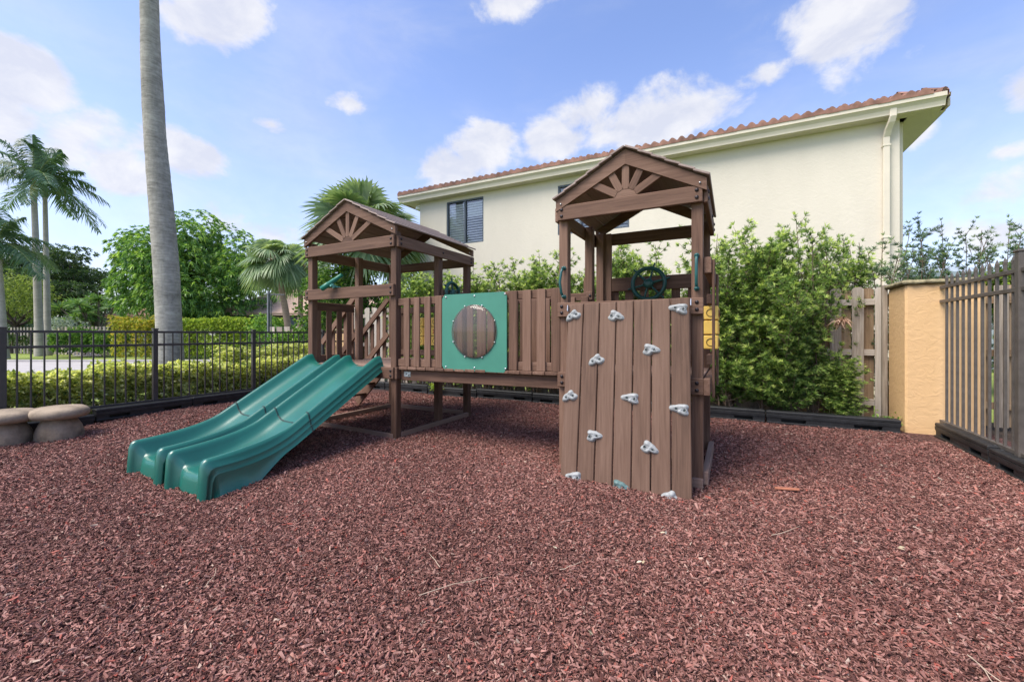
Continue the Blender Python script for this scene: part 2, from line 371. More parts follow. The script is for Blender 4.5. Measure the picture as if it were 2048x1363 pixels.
# ------------------------------------------------------------------ ground
def gz(x, y):
    x = np.asarray(x, float); y = np.asarray(y, float); t = np.clip((3.4-y)/1.7, 0, 1); t = t*t*(3-2*t)
    return -.022-.075*t-.035*np.exp(-((x+4.3)/1.0)**2-((y-1.55)/.45)**2)+.012*np.sin(x*1.7+.6*y)*np.sin(y*1.3-.4*x)+.006*np.sin(4.1*x+2*y)*np.cos(3.7*y-x)
def mat_mulch():
    n = NT('rubber_mulch_bed'); co_ = n.coord()
    wv = n.mix(.03, co_, n.n('ShaderNodeTexNoise').outputs[1], 'ADD')
    v = n.n('ShaderNodeTexVoronoi'); n.l(n.mapping(wv, (1, 1.4, 1)), v.inputs['Vector']); v.inputs['Scale'].default_value = 58
    big = n.noise(co_, .8, 4, .6)
    s_ = n.n('ShaderNodeSeparateColor'); n.l(v.outputs['Color'], s_.inputs[0])
    col = n.ramp(s_.outputs[0], [(0, (.015, .007, .006)), (.35, (.065, .029, .024)), (.7, (.15, .070, .058)), (1, (.26, .14, .12))])
    col = n.mix(n.ramp(big, [(.35, (.25, .25, .25)), (.65, (0, 0, 0))]), col, (.06, .03, .028))
    n.bump(v.outputs['Distance'], .9, .02)
    return n.set(col, .85, .25)
MULCHB = mat_mulch()
def build_ground():
    xs = np.linspace(-8.5, 2.9, 150); ys = np.linspace(-2.5, 7.5, 140); X, Y = np.meshgrid(xs, ys); Z = gz(X, Y)
    P = np.stack([X, Y, Z], -1); n, m = P.shape[:2]; I = np.arange(n*m).reshape(n, m)
    F = np.stack([I[:-1, :-1], I[:-1, 1:], I[1:, 1:], I[1:, :-1]], -1).reshape(-1, 4)
    o = fastmesh('playground_ground', P.reshape(-1, 3), F, MULCHB, smooth=True, origin=(0, 0, 0)); tag(o, kind='structure')
    # lawn sheet to the horizon
    n_ = NT('lawn_grass'); c = n_.coord(); a = n_.noise(c, .35, 6, .6); b = n_.noise(c, 40, 3, .7)
    n_.bump(b, .8, .03)
    m_ = n_.set(n_.mix(.5, n_.ramp(a, [(.35, (.15, .225, .045)), (.65, (.31, .37, .095))]), n_.ramp(b, [(.35, (.11, .17, .035)), (.7, (.36, .42, .12))])), .9, .15)
    mb = MB(); mb.add([(-900, -900, -.13), (900, -900, -.13), (900, 900, -.13), (-900, 900, -.13)], [(0, 1, 2, 3)])
    tag(obj('lawn', mb, m_, origin=(0, 0, 0)), kind='structure')
    rv = np.array([cth, sth, 0]); fv = np.array([-sth, cth, 0])
    def cs(r, f, z): return rv*r+fv*f+np.array([0, 0, z])
    pav = mat_plain('pale_concrete_paving', (.36, .345, .335), .9, var=.12, scale=1.4, bump=.2, bscale=25)
    mb = MB(); mb.add([cs(-60, 12.2, -.122), cs(-6.2, 12.2, -.122), cs(-6.2, 20.6, -.122), cs(-60, 20.6, -.122)], [(0, 1, 2, 3)])
    tag(obj('road', mb, pav), kind='structure')
    mb = MB()
    for f0 in (20.6,): mb.cbox(cs(-33, f0+.09, -.08), rv, fv, (0, 0, 1), 27, .09, .06, .015)
    tag(obj('kerb', mb, pav), kind='structure')
    pts = [(30, 682), (75, 684), (115, 691), (150, 698), (205, 706), (190, 712), (150, 712), (150, 707), (120, 703), (95, 697), (60, 691), (30, 688)]
    top = [(30, 683), (75, 685.5), (110, 691), (140, 697), (170, 702), (200, 708), (205, 711.5)]; bot = [(30, 688), (75, 690.5), (98, 697.5), (118, 703), (143, 706), (150, 709), (145, 711.5)]
    G = np.array([[atZ(u, v, -.118) for u, v in top], [atZ(u, v, -.118) for u, v in bot]])
    mb = MB(); mb.grid(G, smooth=False, flip=True); tag(obj('path', mb, pav), kind='structure')
    # planting soil behind the playground border
    soil = mat_plain('dark_planting_soil', (.055, .038, .026), .95, var=.5, scale=5, bump=.7, bscale=25, bdist=.02)
    mb = MB(); mb.add([(-9.8, 7.12, -.03), (4.8, 7.12, -.03), (4.8, 8.6, -.03), (-9.8, 8.6, -.03)], [(0, 1, 2, 3)])
    mb.add([(-10.6, -1, -.034), (-8.3, -1, -.034), (-8.3, 7.12, -.034), (-10.6, 7.12, -.034)], [(0, 1, 2, 3)])
    mb.add([(2.36, -1, -.034), (5.5, -1, -.034), (5.5, 7.12, -.034), (2.36, 7.12, -.034)], [(0, 1, 2, 3)])
    tag(obj('planting_soil', mb, soil), kind='structure')
build_ground()

def build_mulch():
    """loose rubber chips, one mesh"""
    N = 720000; r = np.empty(N); 
    # radial density falling away from the camera
    rr = np.linspace(.9, 9.5, 400); dens = np.interp(rr, [0, 2.6, 4, 6, 9.5], [13500, 13500, 10000, 5400, 2600])*rr
    cdf = np.cumsum(dens); cdf /= cdf[-1]; r = np.interp(rng.random(N), cdf, rr); a = rng.uniform(R(-66), R(66), N)
    x = r*(np.sin(a)*cth-np.cos(a)*sth); y = r*(np.sin(a)*sth+np.cos(a)*cth)
    ok = (x > -8.2) & (x < 2.2+.35*(y < 4)) & (y < 7.0) & (y > -1); ok &= ~((y > 6.6) & (x > 1.9)); x, y, r = x[ok], y[ok], r[ok]; N = len(x)
    L = np.exp(rng.normal(math.log(.0086), .40, N))*np.interp(r, [1, 4, 9], [.92, 1.0, 1.35]); L = np.clip(L, .004, .026)
    W = np.minimum(L*rng.uniform(.22, .62, N), .010); T = np.minimum(L*rng.uniform(.10, .30, N), .0045)
    yaw = rng.uniform(0, 6.283, N); tilt = rng.normal(0, .42, N); roll = rng.normal(0, .55, N)
    e1 = np.stack([np.cos(yaw)*np.cos(tilt), np.sin(yaw)*np.cos(tilt), np.sin(tilt)], -1)
    e2 = unit(np.stack([-np.sin(yaw), np.cos(yaw), np.tan(roll)*np.ones(N)], -1)); e3 = np.cross(e1, e2)
    s8 = np.array([[i, j, k] for i in (-1, 1) for j in (-1, 1) for k in (-1, 1)], float)
    J = s8[None]*rng.uniform(.45, 1.15, (N, 8, 3)); tp_ = rng.uniform(.15, 1, (N, 2)); J[:, :4, 1] *= tp_[:, :1]; J[:, 4:, 1] *= tp_[:, 1:]; J[:, :, 2] += rng.normal(0, .5, (N, 8))
    C = np.stack([x, y, gz(x, y)+T*.55+rng.uniform(0, .014, N)], -1)
    V = C[:, None]+J[..., :1]*(L[:, None]*e1)[:, None]+J[..., 1:2]*(W[:, None]*e2)[:, None]+J[..., 2:]*(T[:, None]*e3)[:, None]
    f6 = np.array([[0, 1, 3, 2], [4, 6, 7, 5], [0, 4, 5, 1], [2, 3, 7, 6], [1, 5, 7, 3]])
    F = (np.arange(N)[:, None, None]*8+f6[None]).reshape(-1, 4)
    n = NT('rubber_mulch_chip'); t = n.attr('tint').outputs['Fac']; big = n.noise(n.coord(), .7, 4, .6)
    col = n.ramp(t, [(0, (.048, .021, .017)), (.25, (.135, .055, .043)), (.55, (.238, .112, .090)), (.80, (.355, .186, .154)), (.90, (.29, .175, .142)), (.955, (.33, .075, .052)), (.997, (.42, .33, .26))])
    col = n.mix(1, col, n.ramp(big, [(.30, (.74, .70, .69)), (.70, (1.14, 1.12, 1.11))]), 'MULTIPLY')
    m = n.set(col, .78, .3)
    o = fastmesh('rubber_mulch', V.reshape(-1, 3), F, m, origin=(0, 0, 0), attrs={'tint': np.repeat(rng.random(N), 8)})
    tag(o, 'reddish brown rubber mulch chips spread over the playground', 'mulch', kind='stuff')
build_mulch()

# ------------------------------------------------------------------ the house behind the hedge
HK = .0247; hu = nrm((1, HK, 0)); hv = nrm((-HK, 1, 0))
def hp(x, off, z): return np.array([x, 10.70+HK*x+off, z])
def build_house():
    H = thing('house', hp(-3, 4, 0), 'cream stucco two storey house with red tile roof rising behind the hedge', 'house')
    x0, x1 = -9.12, 2.96; dep = 8.5; W0 = .25; zt = 5.57; kw = .978
    wins = [(-8.24*kw, -6.85*kw, 4.06, 5.44), (-4.40*kw, -2.41*kw, 4.00, 5.37)]
    # front wall as panels round the window openings
    mb = MB(); xs = [x0, wins[0][0], wins[0][1], wins[1][0], wins[1][1], x1]; th = .2
    def wallbox(a, b, z0, z1): 
        c = (hp(a, W0+th/2, z0)+hp(b, W0+th/2, z1))/2
        mb.cbox(c, hu, hv, (0, 0, 1), (b-a)/2, th/2, (z1-z0)/2, .0005)
    for i in range(5):
        a, b = xs[i], xs[i+1]
        if i in (1, 3): w = wins[0 if i == 1 else 1]; wallbox(a, b, -.1, w[2]); wallbox(a, b, w[3], zt)
        else: wallbox(a, b, -.1, zt)
    for xx, sgn in ((x0, 1), (x1, -1)):
        c = hp(xx+sgn*.1, W0+th+dep/2, (zt-.1)/2); mb.cbox(c, hv, hu, (0, 0, 1), dep/2, .1, (zt+.1)/2, .002)
    c = hp((x0+x1)/2, W0+dep+th+.1, (zt-.1)/2); mb.cbox(c, hu, hv, (0, 0, 1), (x1-x0)/2, .1, (zt+.1)/2, .002)
    obj('wall', mb, CREAM, H)
    # soffit and fascia
    ox0, ox1, oy0, oy1 = -9.76, 3.55, 0.0, dep+1.4
    mb = MB(); c = hp((ox0+ox1)/2, (oy0+oy1)/2+.02, 5.60)
    for a, b, p, q in ((ox0+.03, ox1-.03, .03, W0-.003), (ox0+.03, x0-.003, W0-.003, oy1-.03), (x1+.003, ox1-.03, W0-.003, oy1-.03)):
        cc = hp((a+b)/2, (p+q)/2, 5.575); mb.cbox(cc, hu, hv, (0, 0, 1), (b-a)/2, (q-p)/2, .012, .001)
    obj('soffit', mb, mat_stucco('rough_soffit', (.60, .55, .46), 7, .4), H)
    mb = MB(); 
    mb.cbox(hp((ox0+ox1)/2, .045, 5.66), hu, hv, (0, 0, 1), (ox1-ox0)/2-.03, .02, .075, .003)
    for xx in (ox0+.04, ox1-.04): mb.cbox(hp(xx, oy1/2, 5.66), hv, hu, (0, 0, 1), oy1/2-.08, .02, .075, .003)
    pass
    obj('fascia', mb, TRIMD, H)
    # gutter: an ogee profile swept along the eave
    mb = MB(); prof = [(.03, 5.57), (-.012, 5.57), (-.016, 5.60), (-.035, 5.66), (-.075, 5.712), (-.094, 5.722), (-.098, 5.80), (-.082, 5.80), (-.078, 5.76), (.02, 5.74)]
    G = [[hp(xx, o_, z_) for (o_, z_) in prof] for xx in (ox0, ox1)]; mb.grid(np.array(G), smooth=False)
    mb.add(G[0], [tuple(range(len(prof)))]); mb.add(G[1], [tuple(range(len(prof)))[::-1]])
    for xx, s_ in ((ox1, 1), (ox0, -1)):
        G = [[hp(xx+s_*(-o_-.02), yy, z_) for (o_, z_) in prof] for yy in (-.02, oy1)]; mb.grid(np.array(G), smooth=False, flip=(s_ > 0))
    obj('gutter', mb, TRIM, H)
    # downspout
    mb = MB(); X = 2.74
    pth = [hp(X+.05, -.01, 5.68), hp(X+.05, -.01, 5.54), hp(X+.04, .03, 5.46), hp(X+.01, .13, 5.34), hp(X, W0-.05, 5.22), hp(X, W0-.05, 5.0), hp(X, W0-.05, -.05)]
    G = []
    for i, p in enumerate(pth):
        t = nrm(pth[min(i+1, 6)]-pth[max(i-1, 0)]); a = hu; b = nrm(np.cross(t, a))
        G.append([p+a*sx*.055+b*sy*.04 for sx, sy in ((-.8, -1), (.8, -1), (1, -.7), (1, .7), (.8, 1), (-.8, 1), (-1, .7), (-1, -.7), (-.8, -1))])
    mb.grid(np.array(G), smooth=False); 
    for z in (5.05, 3.2, 1.4): mb.cbox(hp(X, W0-.05, z), hu, hv, (0, 0, 1), .066, .048, .018, .003)
    obj('downspout', mb, TRIM, H)
    # windows
    for k, (a, b, z0, z1) in enumerate(wins):
        mb = MB(); fw = .045; o_ = W0+.05
        def fr(p, q, zz0, zz1, dd=.035, oo=0): mb.cbox(hp((p+q)/2, o_+oo, (zz0+zz1)/2), hu, hv, (0, 0, 1), (q-p)/2, dd, (zz1-zz0)/2, .004)
        fr(a, b, z0, z0+fw); fr(a, b, z1-fw, z1); fr(a, a+fw, z0+fw, z1-fw); fr(b-fw, b, z0+fw, z1-fw)
        n = 2 if k == 0 else 3
        for j in range(1, n): x_ = a+(b-a)*j/n; fr(x_-.028, x_+.028, z0+fw, z1-fw)
        w = obj('window', mb, FRAMEM, H)
        mb = MB(); mb.cbox(hp((a+b)/2, o_+.012, (z0+z1)/2), hu, hv, (0, 0, 1), (b-a)/2-.01, .003, (z1-z0)/2-.01, .0005); obj('pane', mb, GLASS, w)
        mb = MB()
        for j in range(n):
            p = a+(b-a)*j/n+.05; q = a+(b-a)*(j+1)/n-.05; z = z0+.09
            while z < z1-.06:
                ang = R(70) if (j == 0 or z > (z0+z1)/2+.15) else R(38)
                mb.cbox(hp((p+q)/2, o_+.06, z), hu, hv*math.cos(ang)+np.array([0, 0, math.sin(ang)]), nrm(np.cross(hu, hv*math.cos(ang)+np.array([0, 0, math.sin(ang)]))), (q-p)/2, .038, .005, .002); z += .078
        obj('shutter', mb, SLATM, w)
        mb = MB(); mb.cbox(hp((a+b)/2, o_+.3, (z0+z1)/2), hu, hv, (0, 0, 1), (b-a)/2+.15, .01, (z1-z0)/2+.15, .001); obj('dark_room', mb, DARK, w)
    # hip roof of barrel tiles
    mb = MB(); pit = math.tan(R(19)); wd = .205; z_e = 5.80
    ridge = (oy1-oy0)/2; nrow = 16; rl = ridge/nrow
    V = []; F = []
    def slope(org, du, dv, length):
        n = int(length/wd); 
        for r_ in range(nrow):
            y_0, y_1 = r_*rl-.06, (r_+1)*rl; cut = max(0, y_0)
            for i in range(n):
                xc = (i+.5)*wd
                if xc < cut+.02 or xc > length-cut-.02: continue
                jz = random.uniform(-.006, .006); seg = 7
                for layer in (0,):
                    ring = []
                    for yy, zoff in ((y_0, .080), (y_1, .040)):
                        for j in range(seg):
                            t = j/(seg-1); h = .072*math.sin(math.pi*min(1, t*1.25)) if t < .8 else -.012*math.sin(math.pi*(t-.8)/.2)
                            ring.append(org+du*(xc-wd/2+wd*t)+dv*yy+np.array([0, 0, yy*pit+h+zoff+jz]))
                    b_ = len(mb.v); front = [org+du*(xc-wd/2+wd*j/(seg-1))+dv*y_0+np.array([0, 0, y_0*pit+.012+jz]) for j in range(seg)]
                    mb.add(ring, [(j, j+1, seg+j+1, seg+j) for j in range(seg-1)])
                    mb.add(ring[:seg]+front, [(j+1, j, seg+j, seg+j+1) for j in range(seg-1)])
    Lx = ox1-ox0
    slope(hp(ox0, oy0-.05, z_e), hu, hv, Lx); slope(hp(ox1, oy0, z_e), hv, -hu, oy1-oy0); slope(hp(ox0, oy1, z_e), -hv, hu, oy1-oy0)
    # solid under the tiles
    A = [hp(ox0, oy0, z_e+.01), hp(ox1, oy0, z_e+.01), hp(ox1, oy1, z_e+.01), hp(ox0, oy1, z_e+.01)]; zr = z_e+.01+ridge*pit
    mb.add(A+[hp(ox0+ridge, ridge, zr), hp(ox1-ridge, ridge, zr)], [(0, 1, 5, 4), (1, 2, 5), (2, 3, 4, 5), (3, 0, 4)])
    # hip cap tiles
    for (xa, s_) in ((ox0, 1), (ox1, -1)):
        for k in range(14):
            p = hp(xa+s_*k*.34, k*.34, z_e+k*.34*pit+.02); q = hp(xa+s_*(k*.34+.40), k*.34+.40, z_e+(k*.34+.40)*pit)
            mb.tube([p, q], [.10, .082], 10)
    obj('roof', mb, TILE, H)
    return H
build_house()
t = thing('security_light', hp(-9.2, .4, 4.85), 'small white floodlight on the left corner of the cream house', 'light')
mb = MB(); c = atX(836, 417, -9.22); mb.lathe(c, [(.001, -.06), (.07, -.05), (.09, 0), (.05, .07), (.001, .08)], 14); obj('lamp_head', mb, SLATM, t)
mb = MB(); mb.tube([c+np.array([0, 0, .06]), c+np.array([.14, .05, .12])], .03, 8); obj('bracket', mb, SLATM, t)

# ------------------------------------------------------------------ play structure
PS = thing('play_structure', (-2.7, 4.6, 0), 'brown wooden playset with two roofed towers, a bridge, twin green slides and a climbing wall', 'playset')
def bolt(mb, p, axis, r=.016): mb.mat = 1; mb.disc(p, axis, r, .008, 10, .003); mb.mat = 0
WM = [WOOD, BOLT]
def tower(XL, XR, zo, posts, ymid, yb, gable_wood):
    YF = 3.75; x = (XL+XR)/2; zt, zb = 2.443+zo, 2.304+zo
    for (px, py, z0, z1) in posts:
        mb = MB(); mb.box(px, px+.09, py, py+.09, z0, z1, .006); obj('post', mb, WOOD, PS)
    # top beams
    mb = MB(); mb.box(XL, XR, YF, YF+.038, zb, zt, .006)
    for bx in (XL+.045, XR-.045):
        for bz in (zb+.04, zb+.10): bolt(mb, (bx, YF, bz), (0, -1, 0))
    obj('beam', mb, WM, PS)
    for sx, xx in ((1, XR), (-1, XL-.038)):
        mb = MB(); mb.box(xx, xx+.038, YF+.04, yb, zb, zt, .006)
        if sx > 0:
            for by in (YF+.09, yb-.05):
                for bz in (zb+.04, zb+.10): bolt(mb, (xx+.038, by, bz), (1, 0, 0))
            bolt(mb, (xx+.038, ymid+.05, zb+.07), (1, 0, 0))
        obj('beam', mb, WM, PS)
    mb = MB(); mb.box(XL-.036, XR+.036, yb, yb+.038, zb-.005, zt-.005, .006); obj('beam', mb, WOOD, PS)
    # roof: rafters, sunburst spokes, boards
    zr = 2.962+zo*-1.9; xe0, xe1 = XL-.01, XR+.03; ze = 2.548-zo*.6; xr = (xe0+xe1)/2
    for yy in (YF-.006, yb-.01):
        for xe in (xe0, xe1):
            mb = MB(); dd = .115; k = (zr-ze)/abs(xe-xr)
            poly = [(xr, yy, zr), (xe, yy, ze), (xe, yy, ze-.10), (xr, yy, zr-dd*math.sqrt(1+k*k))]
            P = [np.array(p) for p in poly]; d = np.array([0, .038, 0]); n_ = 4
            vs = P+[p+d for p in P]; Lx = nrm(P[1]-P[0]); g = [(float((p-P[0]) @ Lx), float((p-P[0])[2]*.9), float(p[1])) for p in vs]
            mb.add(vs, [(0, 1, 2, 3), (7, 6, 5, 4)]+[(i, i+4, (i+1) % 4+4, (i+1) % 4) for i in range(4)], g)
            bolt(mb, (xe+(.05 if xe < xr else -.05), yy, ze-.035), (0, -1, 0), .009)
            obj('rafter', mb, [WOOD, STEEL], PS)
    if True:
        k = (zr-ze)/(xe1-xr); hub = np.array([xr, YF+.012, zt])
        mb = MB(); poly = [hub+np.array([.105*math.cos(a), 0, .075*math.sin(a)]) for a in np.linspace(0, math.pi, 9)]
        mb.prism(poly, None, (0, .03, 0)); obj('sunburst_hub', mb, WOOD, PS)
        for a in (28, 60, 90, 120, 152):
            ca, sa = math.cos(R(a)), math.sin(R(a)); rb = .09
            zi = zr-.128*1.0; tt = (zi-zt)/(sa+k*abs(ca))+.03
            mb = MB(); mb.beam(hub+np.array([ca*rb, .012, sa*rb*.7]), hub+np.array([ca*tt, .012, sa*tt]), .03, .066, up=np.cross((0, 1, 0), (ca, 0, sa))); obj('sunburst_spoke', mb, WOOD, PS)
    for s_, xe in ((-1, xe0), (1, xe1)):
        mb = MB(); n_ = 6; du = np.array([xe-xr, 0, ze-zr]); Lr = np.linalg.norm(du)+.012; du = nrm(du); nn = np.array([du[2]*-s_, 0, abs(du[0])]); nn = nrm(np.array([-du[2]*1, 0, du[0]])); nn = nn if nn[2] > 0 else -nn
        for i in range(n_):
            c0 = np.array([xr, 0, zr+.004])+du*(Lr*(i+.5)/n_)+nn*(.012+.006)
            tl = math.atan(.010/(Lr/n_)); dd = nrm(du*math.cos(tl)+nn*math.sin(tl))
            mb.cbox(c0+np.array([0, (YF+yb)/2+.01, 0]), (0, 1, 0), dd, np.cross((0, 1, 0), dd), (yb+.06-YF)/2+.02, Lr/n_/2+.004, .009, .003)
        obj('roof_panel', mb, ROOFW, PS)
    return zt
# left tower
tower(-5.229, -3.593, 0, [(-3.683, 3.79, -.1, 2.50), (-5.219, 3.79, -.1, 2.50), (-3.683, 4.62, -.1, 2.44), (-5.219, 4.60, .80, 2.44), (-3.683, 5.33, -.1, 2.44), (-5.219, 5.33, -.1, 2.44)], 4.62, 5.42, True)
tower(-1.495, -.217, .035, [(-.307, 3.80, -.12, 2.53), (-1.495, 3.80, -.1, 2.53), (-1.495, 4.60, -.1, 2.47), (-1.475, 4.98, -.1, 2.47), (-.307, 4.98, -.1, 2.47)], 4.5, 5.07, False)
# left tower rails and rims
def rail(x0, x1, y0, y1, z0, z1, bolts=(), ax=(0, -1, 0), mat=WOOD, nm='rail'):
    mb = MB(); mb.box(x0, x1, y0, y1, z0, z1, .005)
    for p in bolts: bolt(mb, p, ax)
    return obj(nm, mb, [mat, BOLT], PS)
YF = 3.75
rail(-5.232, -3.60, YF, YF+.038, 1.714, 1.858, [(x, YF, z) for x in (-5.185, -3.645) for z in (1.755, 1.815)])
rail(-5.229, -3.603, YF, YF+.038, .709, .849, [(x, YF, z) for x in (-5.18, -3.645) for z in (.748, .808)], nm='deck_rim')
rail(-3.593, -3.555, YF+.012, 5.42, .709, .849, [(-3.555, 3.84, z) for z in (.748, .808)], (1, 0, 0), nm='deck_rim')
rail(-5.267, -5.229, YF+.012, 5.42, .709, .849, nm='deck_rim'); rail(-5.267, -3.555, 5.42, 5.458, .709, .849, nm='deck_rim')
rail(-5.229-.03, -5.229+.008, 3.884, 4.60, 1.585, 1.705); rail(-5.267, -5.231, 3.884, 4.60, .86, .95)
def pickets(p0, p1, n, w, th, z0, z1, nrmv, mat=WOOD, zslope=0.):
    p0 = np.array(p0, float); p1 = np.array(p1, float); d = nrm(p1-p0)
    for i in range(n):
        c = p0+(p1-p0)*(i/(n-1) if n > 1 else .5); dz = zslope*(i/(n-1) if n > 1 else 0)
        mb = MB(); mb.cbox((c[0], c[1], (z0+z1)/2+dz), (0, 0, 1), d, nrmv, (z1-z0)/2, w/2, th/2, .003); obj('picket', mb, mat, PS)
pickets((-5.205, 3.94, 0), (-5.205, 4.48, 0), 4, .088, .022, .80, 1.585, (1, 0, 0))
# right side rear bay rail (with the steering wheel) and back rail
rail(-3.593, -3.555, 4.66, 5.40, 1.73, 1.87); rail(-3.593, -3.555, 4.70, 5.36, .90, .99); pickets((-3.543, 4.74, 0), (-3.543, 5.34, 0), 5, .085, .02, .86, 1.80, (1, 0, 0))
rail(-5.15, -3.66, 5.425, 5.455, 1.60, 1.70); rail(-5.15, -3.66, 5.425, 5.455, .90, .99)
pickets((-5.05, 5.468, 0), (-4.78, 5.468, 0), 3, .085, .02, .86, 1.70, (0, 1, 0)); pickets((-4.06, 5.468, 0), (-3.74, 5.468, 0), 3, .085, .02, .86, 1.70, (0, 1, 0))
# decks
def deck(x0, x1, y0, y1, z, along='x', mat=WOODL, name='deck', n=None, zs=0.):
    mb = MB(); w = .138
    a0, a1 = (y0, y1) if along == 'x' else (x0, x1); n = n or round((a1-a0)/w); w = (a1-a0)/n
    for i in range(n):
        p = a0+i*w+.003; q = a0+(i+1)*w-.003; dz = zs*(i+.5)/n
        if along == 'x': mb.box(x0, x1, p, q, z-.034, z, .004)
        else: mb.box(p, q, y0+random.uniform(-.006, .006), y1, z-.034+dz, z+dz, .005)
    return obj(name, mb, mat, PS)
deck(-5.225, -3.60, 3.79, 5.418, .851, 'x'); deck(-1.49, -.225, 3.80, 5.06, .885, 'x')
deck(-3.545, -1.50, 3.775, 4.66, .858, 'y', WOOD, 'bridge_deck', 15, .022)
# bridge beams, rails, slats
for yy in (3.85, 4.55):
    mb = MB(); mb.beam((-3.55, yy, .755), (-1.50, yy, .775), .038, .125); obj('bridge_beam', mb, WOOD, PS)
mb = MB(); mb.box(-3.50, -3.40, 3.826, 3.830, .74, .80, .002); mb.tube([(-3.43, 3.83, .765), (-3.43, 3.812, .765)], .012, 8); mb.tube([(-3.47, 3.83, .78), (-3.47, 3.812, .78)], .009, 8); obj('beam_hanger', mb, STEEL, PS)
def brail(y, y2, zt, h, nm='bridge_rail', x0=-3.585, x1=-1.415, dz=.02):
    mb = MB(); mb.beam((x0, (y+y2)/2, zt-h/2), (x1, (y+y2)/2, zt-h/2+dz), y2-y, h); obj(nm, mb, WOOD, PS)
brail(3.815, 3.85, 1.680, .085, x1=-1.50); brail(3.815, 3.85, .948, .085, x1=-1.50)
brail(4.575, 4.61, 1.700, .088); brail(4.575, 4.61, .945, .085)
X_ = [(-3.482, -3.393), (-3.326, -3.239), (-3.167, -3.077), (-3.007, -2.913), (-2.050, -1.955), (-1.892, -1.796), (-1.735, -1.639), (-1.578, -1.482), (-2.86, -2.77), (-2.23, -2.14)]
for a, b in X_:
    f = (a+3.5)/2.0*.02; mb = MB(); mb.box(a, b, 3.795, 3.815, .862+f, 1.681+f, .004); obj('slat', mb, WOOD, PS)
for i in range(14):
    a = -3.50+i*.1555-.05; f = (a+3.5)/2.0*.02; w = .13 if 4 <= i <= 8 else .09
    mb = MB(); mb.box(a, a+w+random.uniform(-.004, .004), 4.553, 4.575, .862+f, 1.655+f, .004); obj('slat', mb, WOOD, PS)
mb = MB(); mb.box(-1.47, -1.40, 4.573, 4.60, 1.64, 1.73, .004); bolt(mb, (-1.425, 4.573, 1.685), (0, -1, 0)); obj('rail_end', mb, WM, PS)
# bubble panel
def panel():
    cx, cz, r, y = -2.466, 1.278, .275, 3.775; x0, x1, z0, z1 = -2.89, -2.063, .850, 1.690; n = 64
    mb = MB(); out = []; inn = []
    for k in range(n):
        a = 2*math.pi*(k+.5)/n; c_, s_ = math.cos(a), math.sin(a); m = min((x1-x0)/2/abs(c_), (z1-z0)/2/abs(s_))
        px, pz = c_*m, s_*m; hx, hz = (x1-x0)/2, (z1-z0)/2; rc = .03
        if abs(px) > hx-rc and abs(pz) > hz-rc:
            ccx, ccz = math.copysign(hx-rc, px), math.copysign(hz-rc, pz); v = np.array([px-ccx, pz-ccz]); v = v/np.linalg.norm(v)*rc; px, pz = ccx+v[0], ccz+v[1]
        out.append((cx+px+((x0+x1)/2-cx), (z0+z1)/2+pz)); inn.append((cx+r*c_, cz+r*1.04*s_))
    rows = [[(x, y, z) for x, z in inn], [(x, y, z) for x, z in out], [(x, y+.016, z) for x, z in out], [(x, y+.016, z) for x, z in inn], [(x, y, z) for x, z in inn]]
    rows = [rw+[rw[0]] for rw in rows]; mb.grid(np.array(rows), smooth=False)
    p = obj('window_panel', mb, PANEL, PS, 'square green panel with a round clear bubble window')
    mb = MB()
    for u, v in [(892, 594.5), (949, 591.5), (1010, 587.5), (892, 733), (949, 735), (1011, 737)]: q = atY(u, v, y); mb.disc((q[0], y, q[2]), (0, -1, 0), .010, .006, 10, .002)
    for k in range(8): a = math.pi*(k+.5)/4; mb.disc((cx+(r+.012)*math.cos(a), y-.008, cz+(r*1.04+.012)*math.sin(a)), (0, -1, 0), .009, .006, 8, .002)
    obj('screw', mb, STEEL, p)
    mb = MB(); rows = []
    for i in range(11):
        t = i/10; rr = r*math.cos(t*math.pi/2); rows.append([(cx+rr*math.cos(a), y-.008-.055*math.sin(t*math.pi/2), cz+rr*1.04*math.sin(a)) for a in np.linspace(0, 2*math.pi, 41)])
    mb.grid(np.array(rows)); mb.ring((cx, y-.004, cz), (0, -1, 0), r+.010, .006, 48, 6)
    obj('bubble_window', mb, BUBBLE, p)
panel()
# stairs at the far left side of the left tower
for yy in (4.66, 5.36):
    mb = MB(); mb.beam((-5.27, yy, .74), (-6.02, yy, .02), .038, .15); obj('stair_stringer', mb, WOOD, PS)
    for z0 in (1.80, 1.20):
        if z0 == 1.20: a, b = (-5.24, yy-.03, 1.25), (-5.98, yy-.03, .53)
        else: a, b = (-5.24, yy-.03, 1.845), (-6.02, yy-.03, 1.10)
        mb = MB(); mb.beam(a, b, .036, .088); obj('stair_rail', mb, WOOD, PS)
    for i in range(5):
        x = -5.36-i*.145; zt = 1.82-(-5.24-x)*.95; zb = .80-(-5.24-x)*.96
        mb = MB(); mb.box(x-.04, x+.04, yy, yy+.02, zb, zt, .004); obj('picket', mb, WOOD, PS)
for i in range(3):
    x = -5.42-i*.21; z = .62-i*.205; mb = MB(); mb.box(x-.10, x+.08, 4.68, 5.34, z-.036, z, .005); obj('stair_step', mb, WOOD, PS)
# ground sills round the left tower
for (a, b) in (((-5.2, 3.83, .015), (-3.64, 3.80, .01)), ((-3.60, 3.88, .02), (-3.60, 5.34, .02)), ((-5.15, 5.37, .03), (-3.70, 5.37, .03)), ((-5.18, 3.88, .03), (-5.18, 5.33, .03))):
    mb = MB(); mb.beam(a, b, .038, .06); obj('ground_sill', mb, WOODL, PS)
mb = MB(); mb.beam((-.205, 3.86, .035), (-.205, 5.02, .035), .05, .11); obj('ground_sill', mb, WOODL, PS)
mb = MB(); mb.beam((-.62, 3.775, .01), (-.215, 3.775, .01), .04, .09); obj('ground_sill', mb, WOODL, PS)
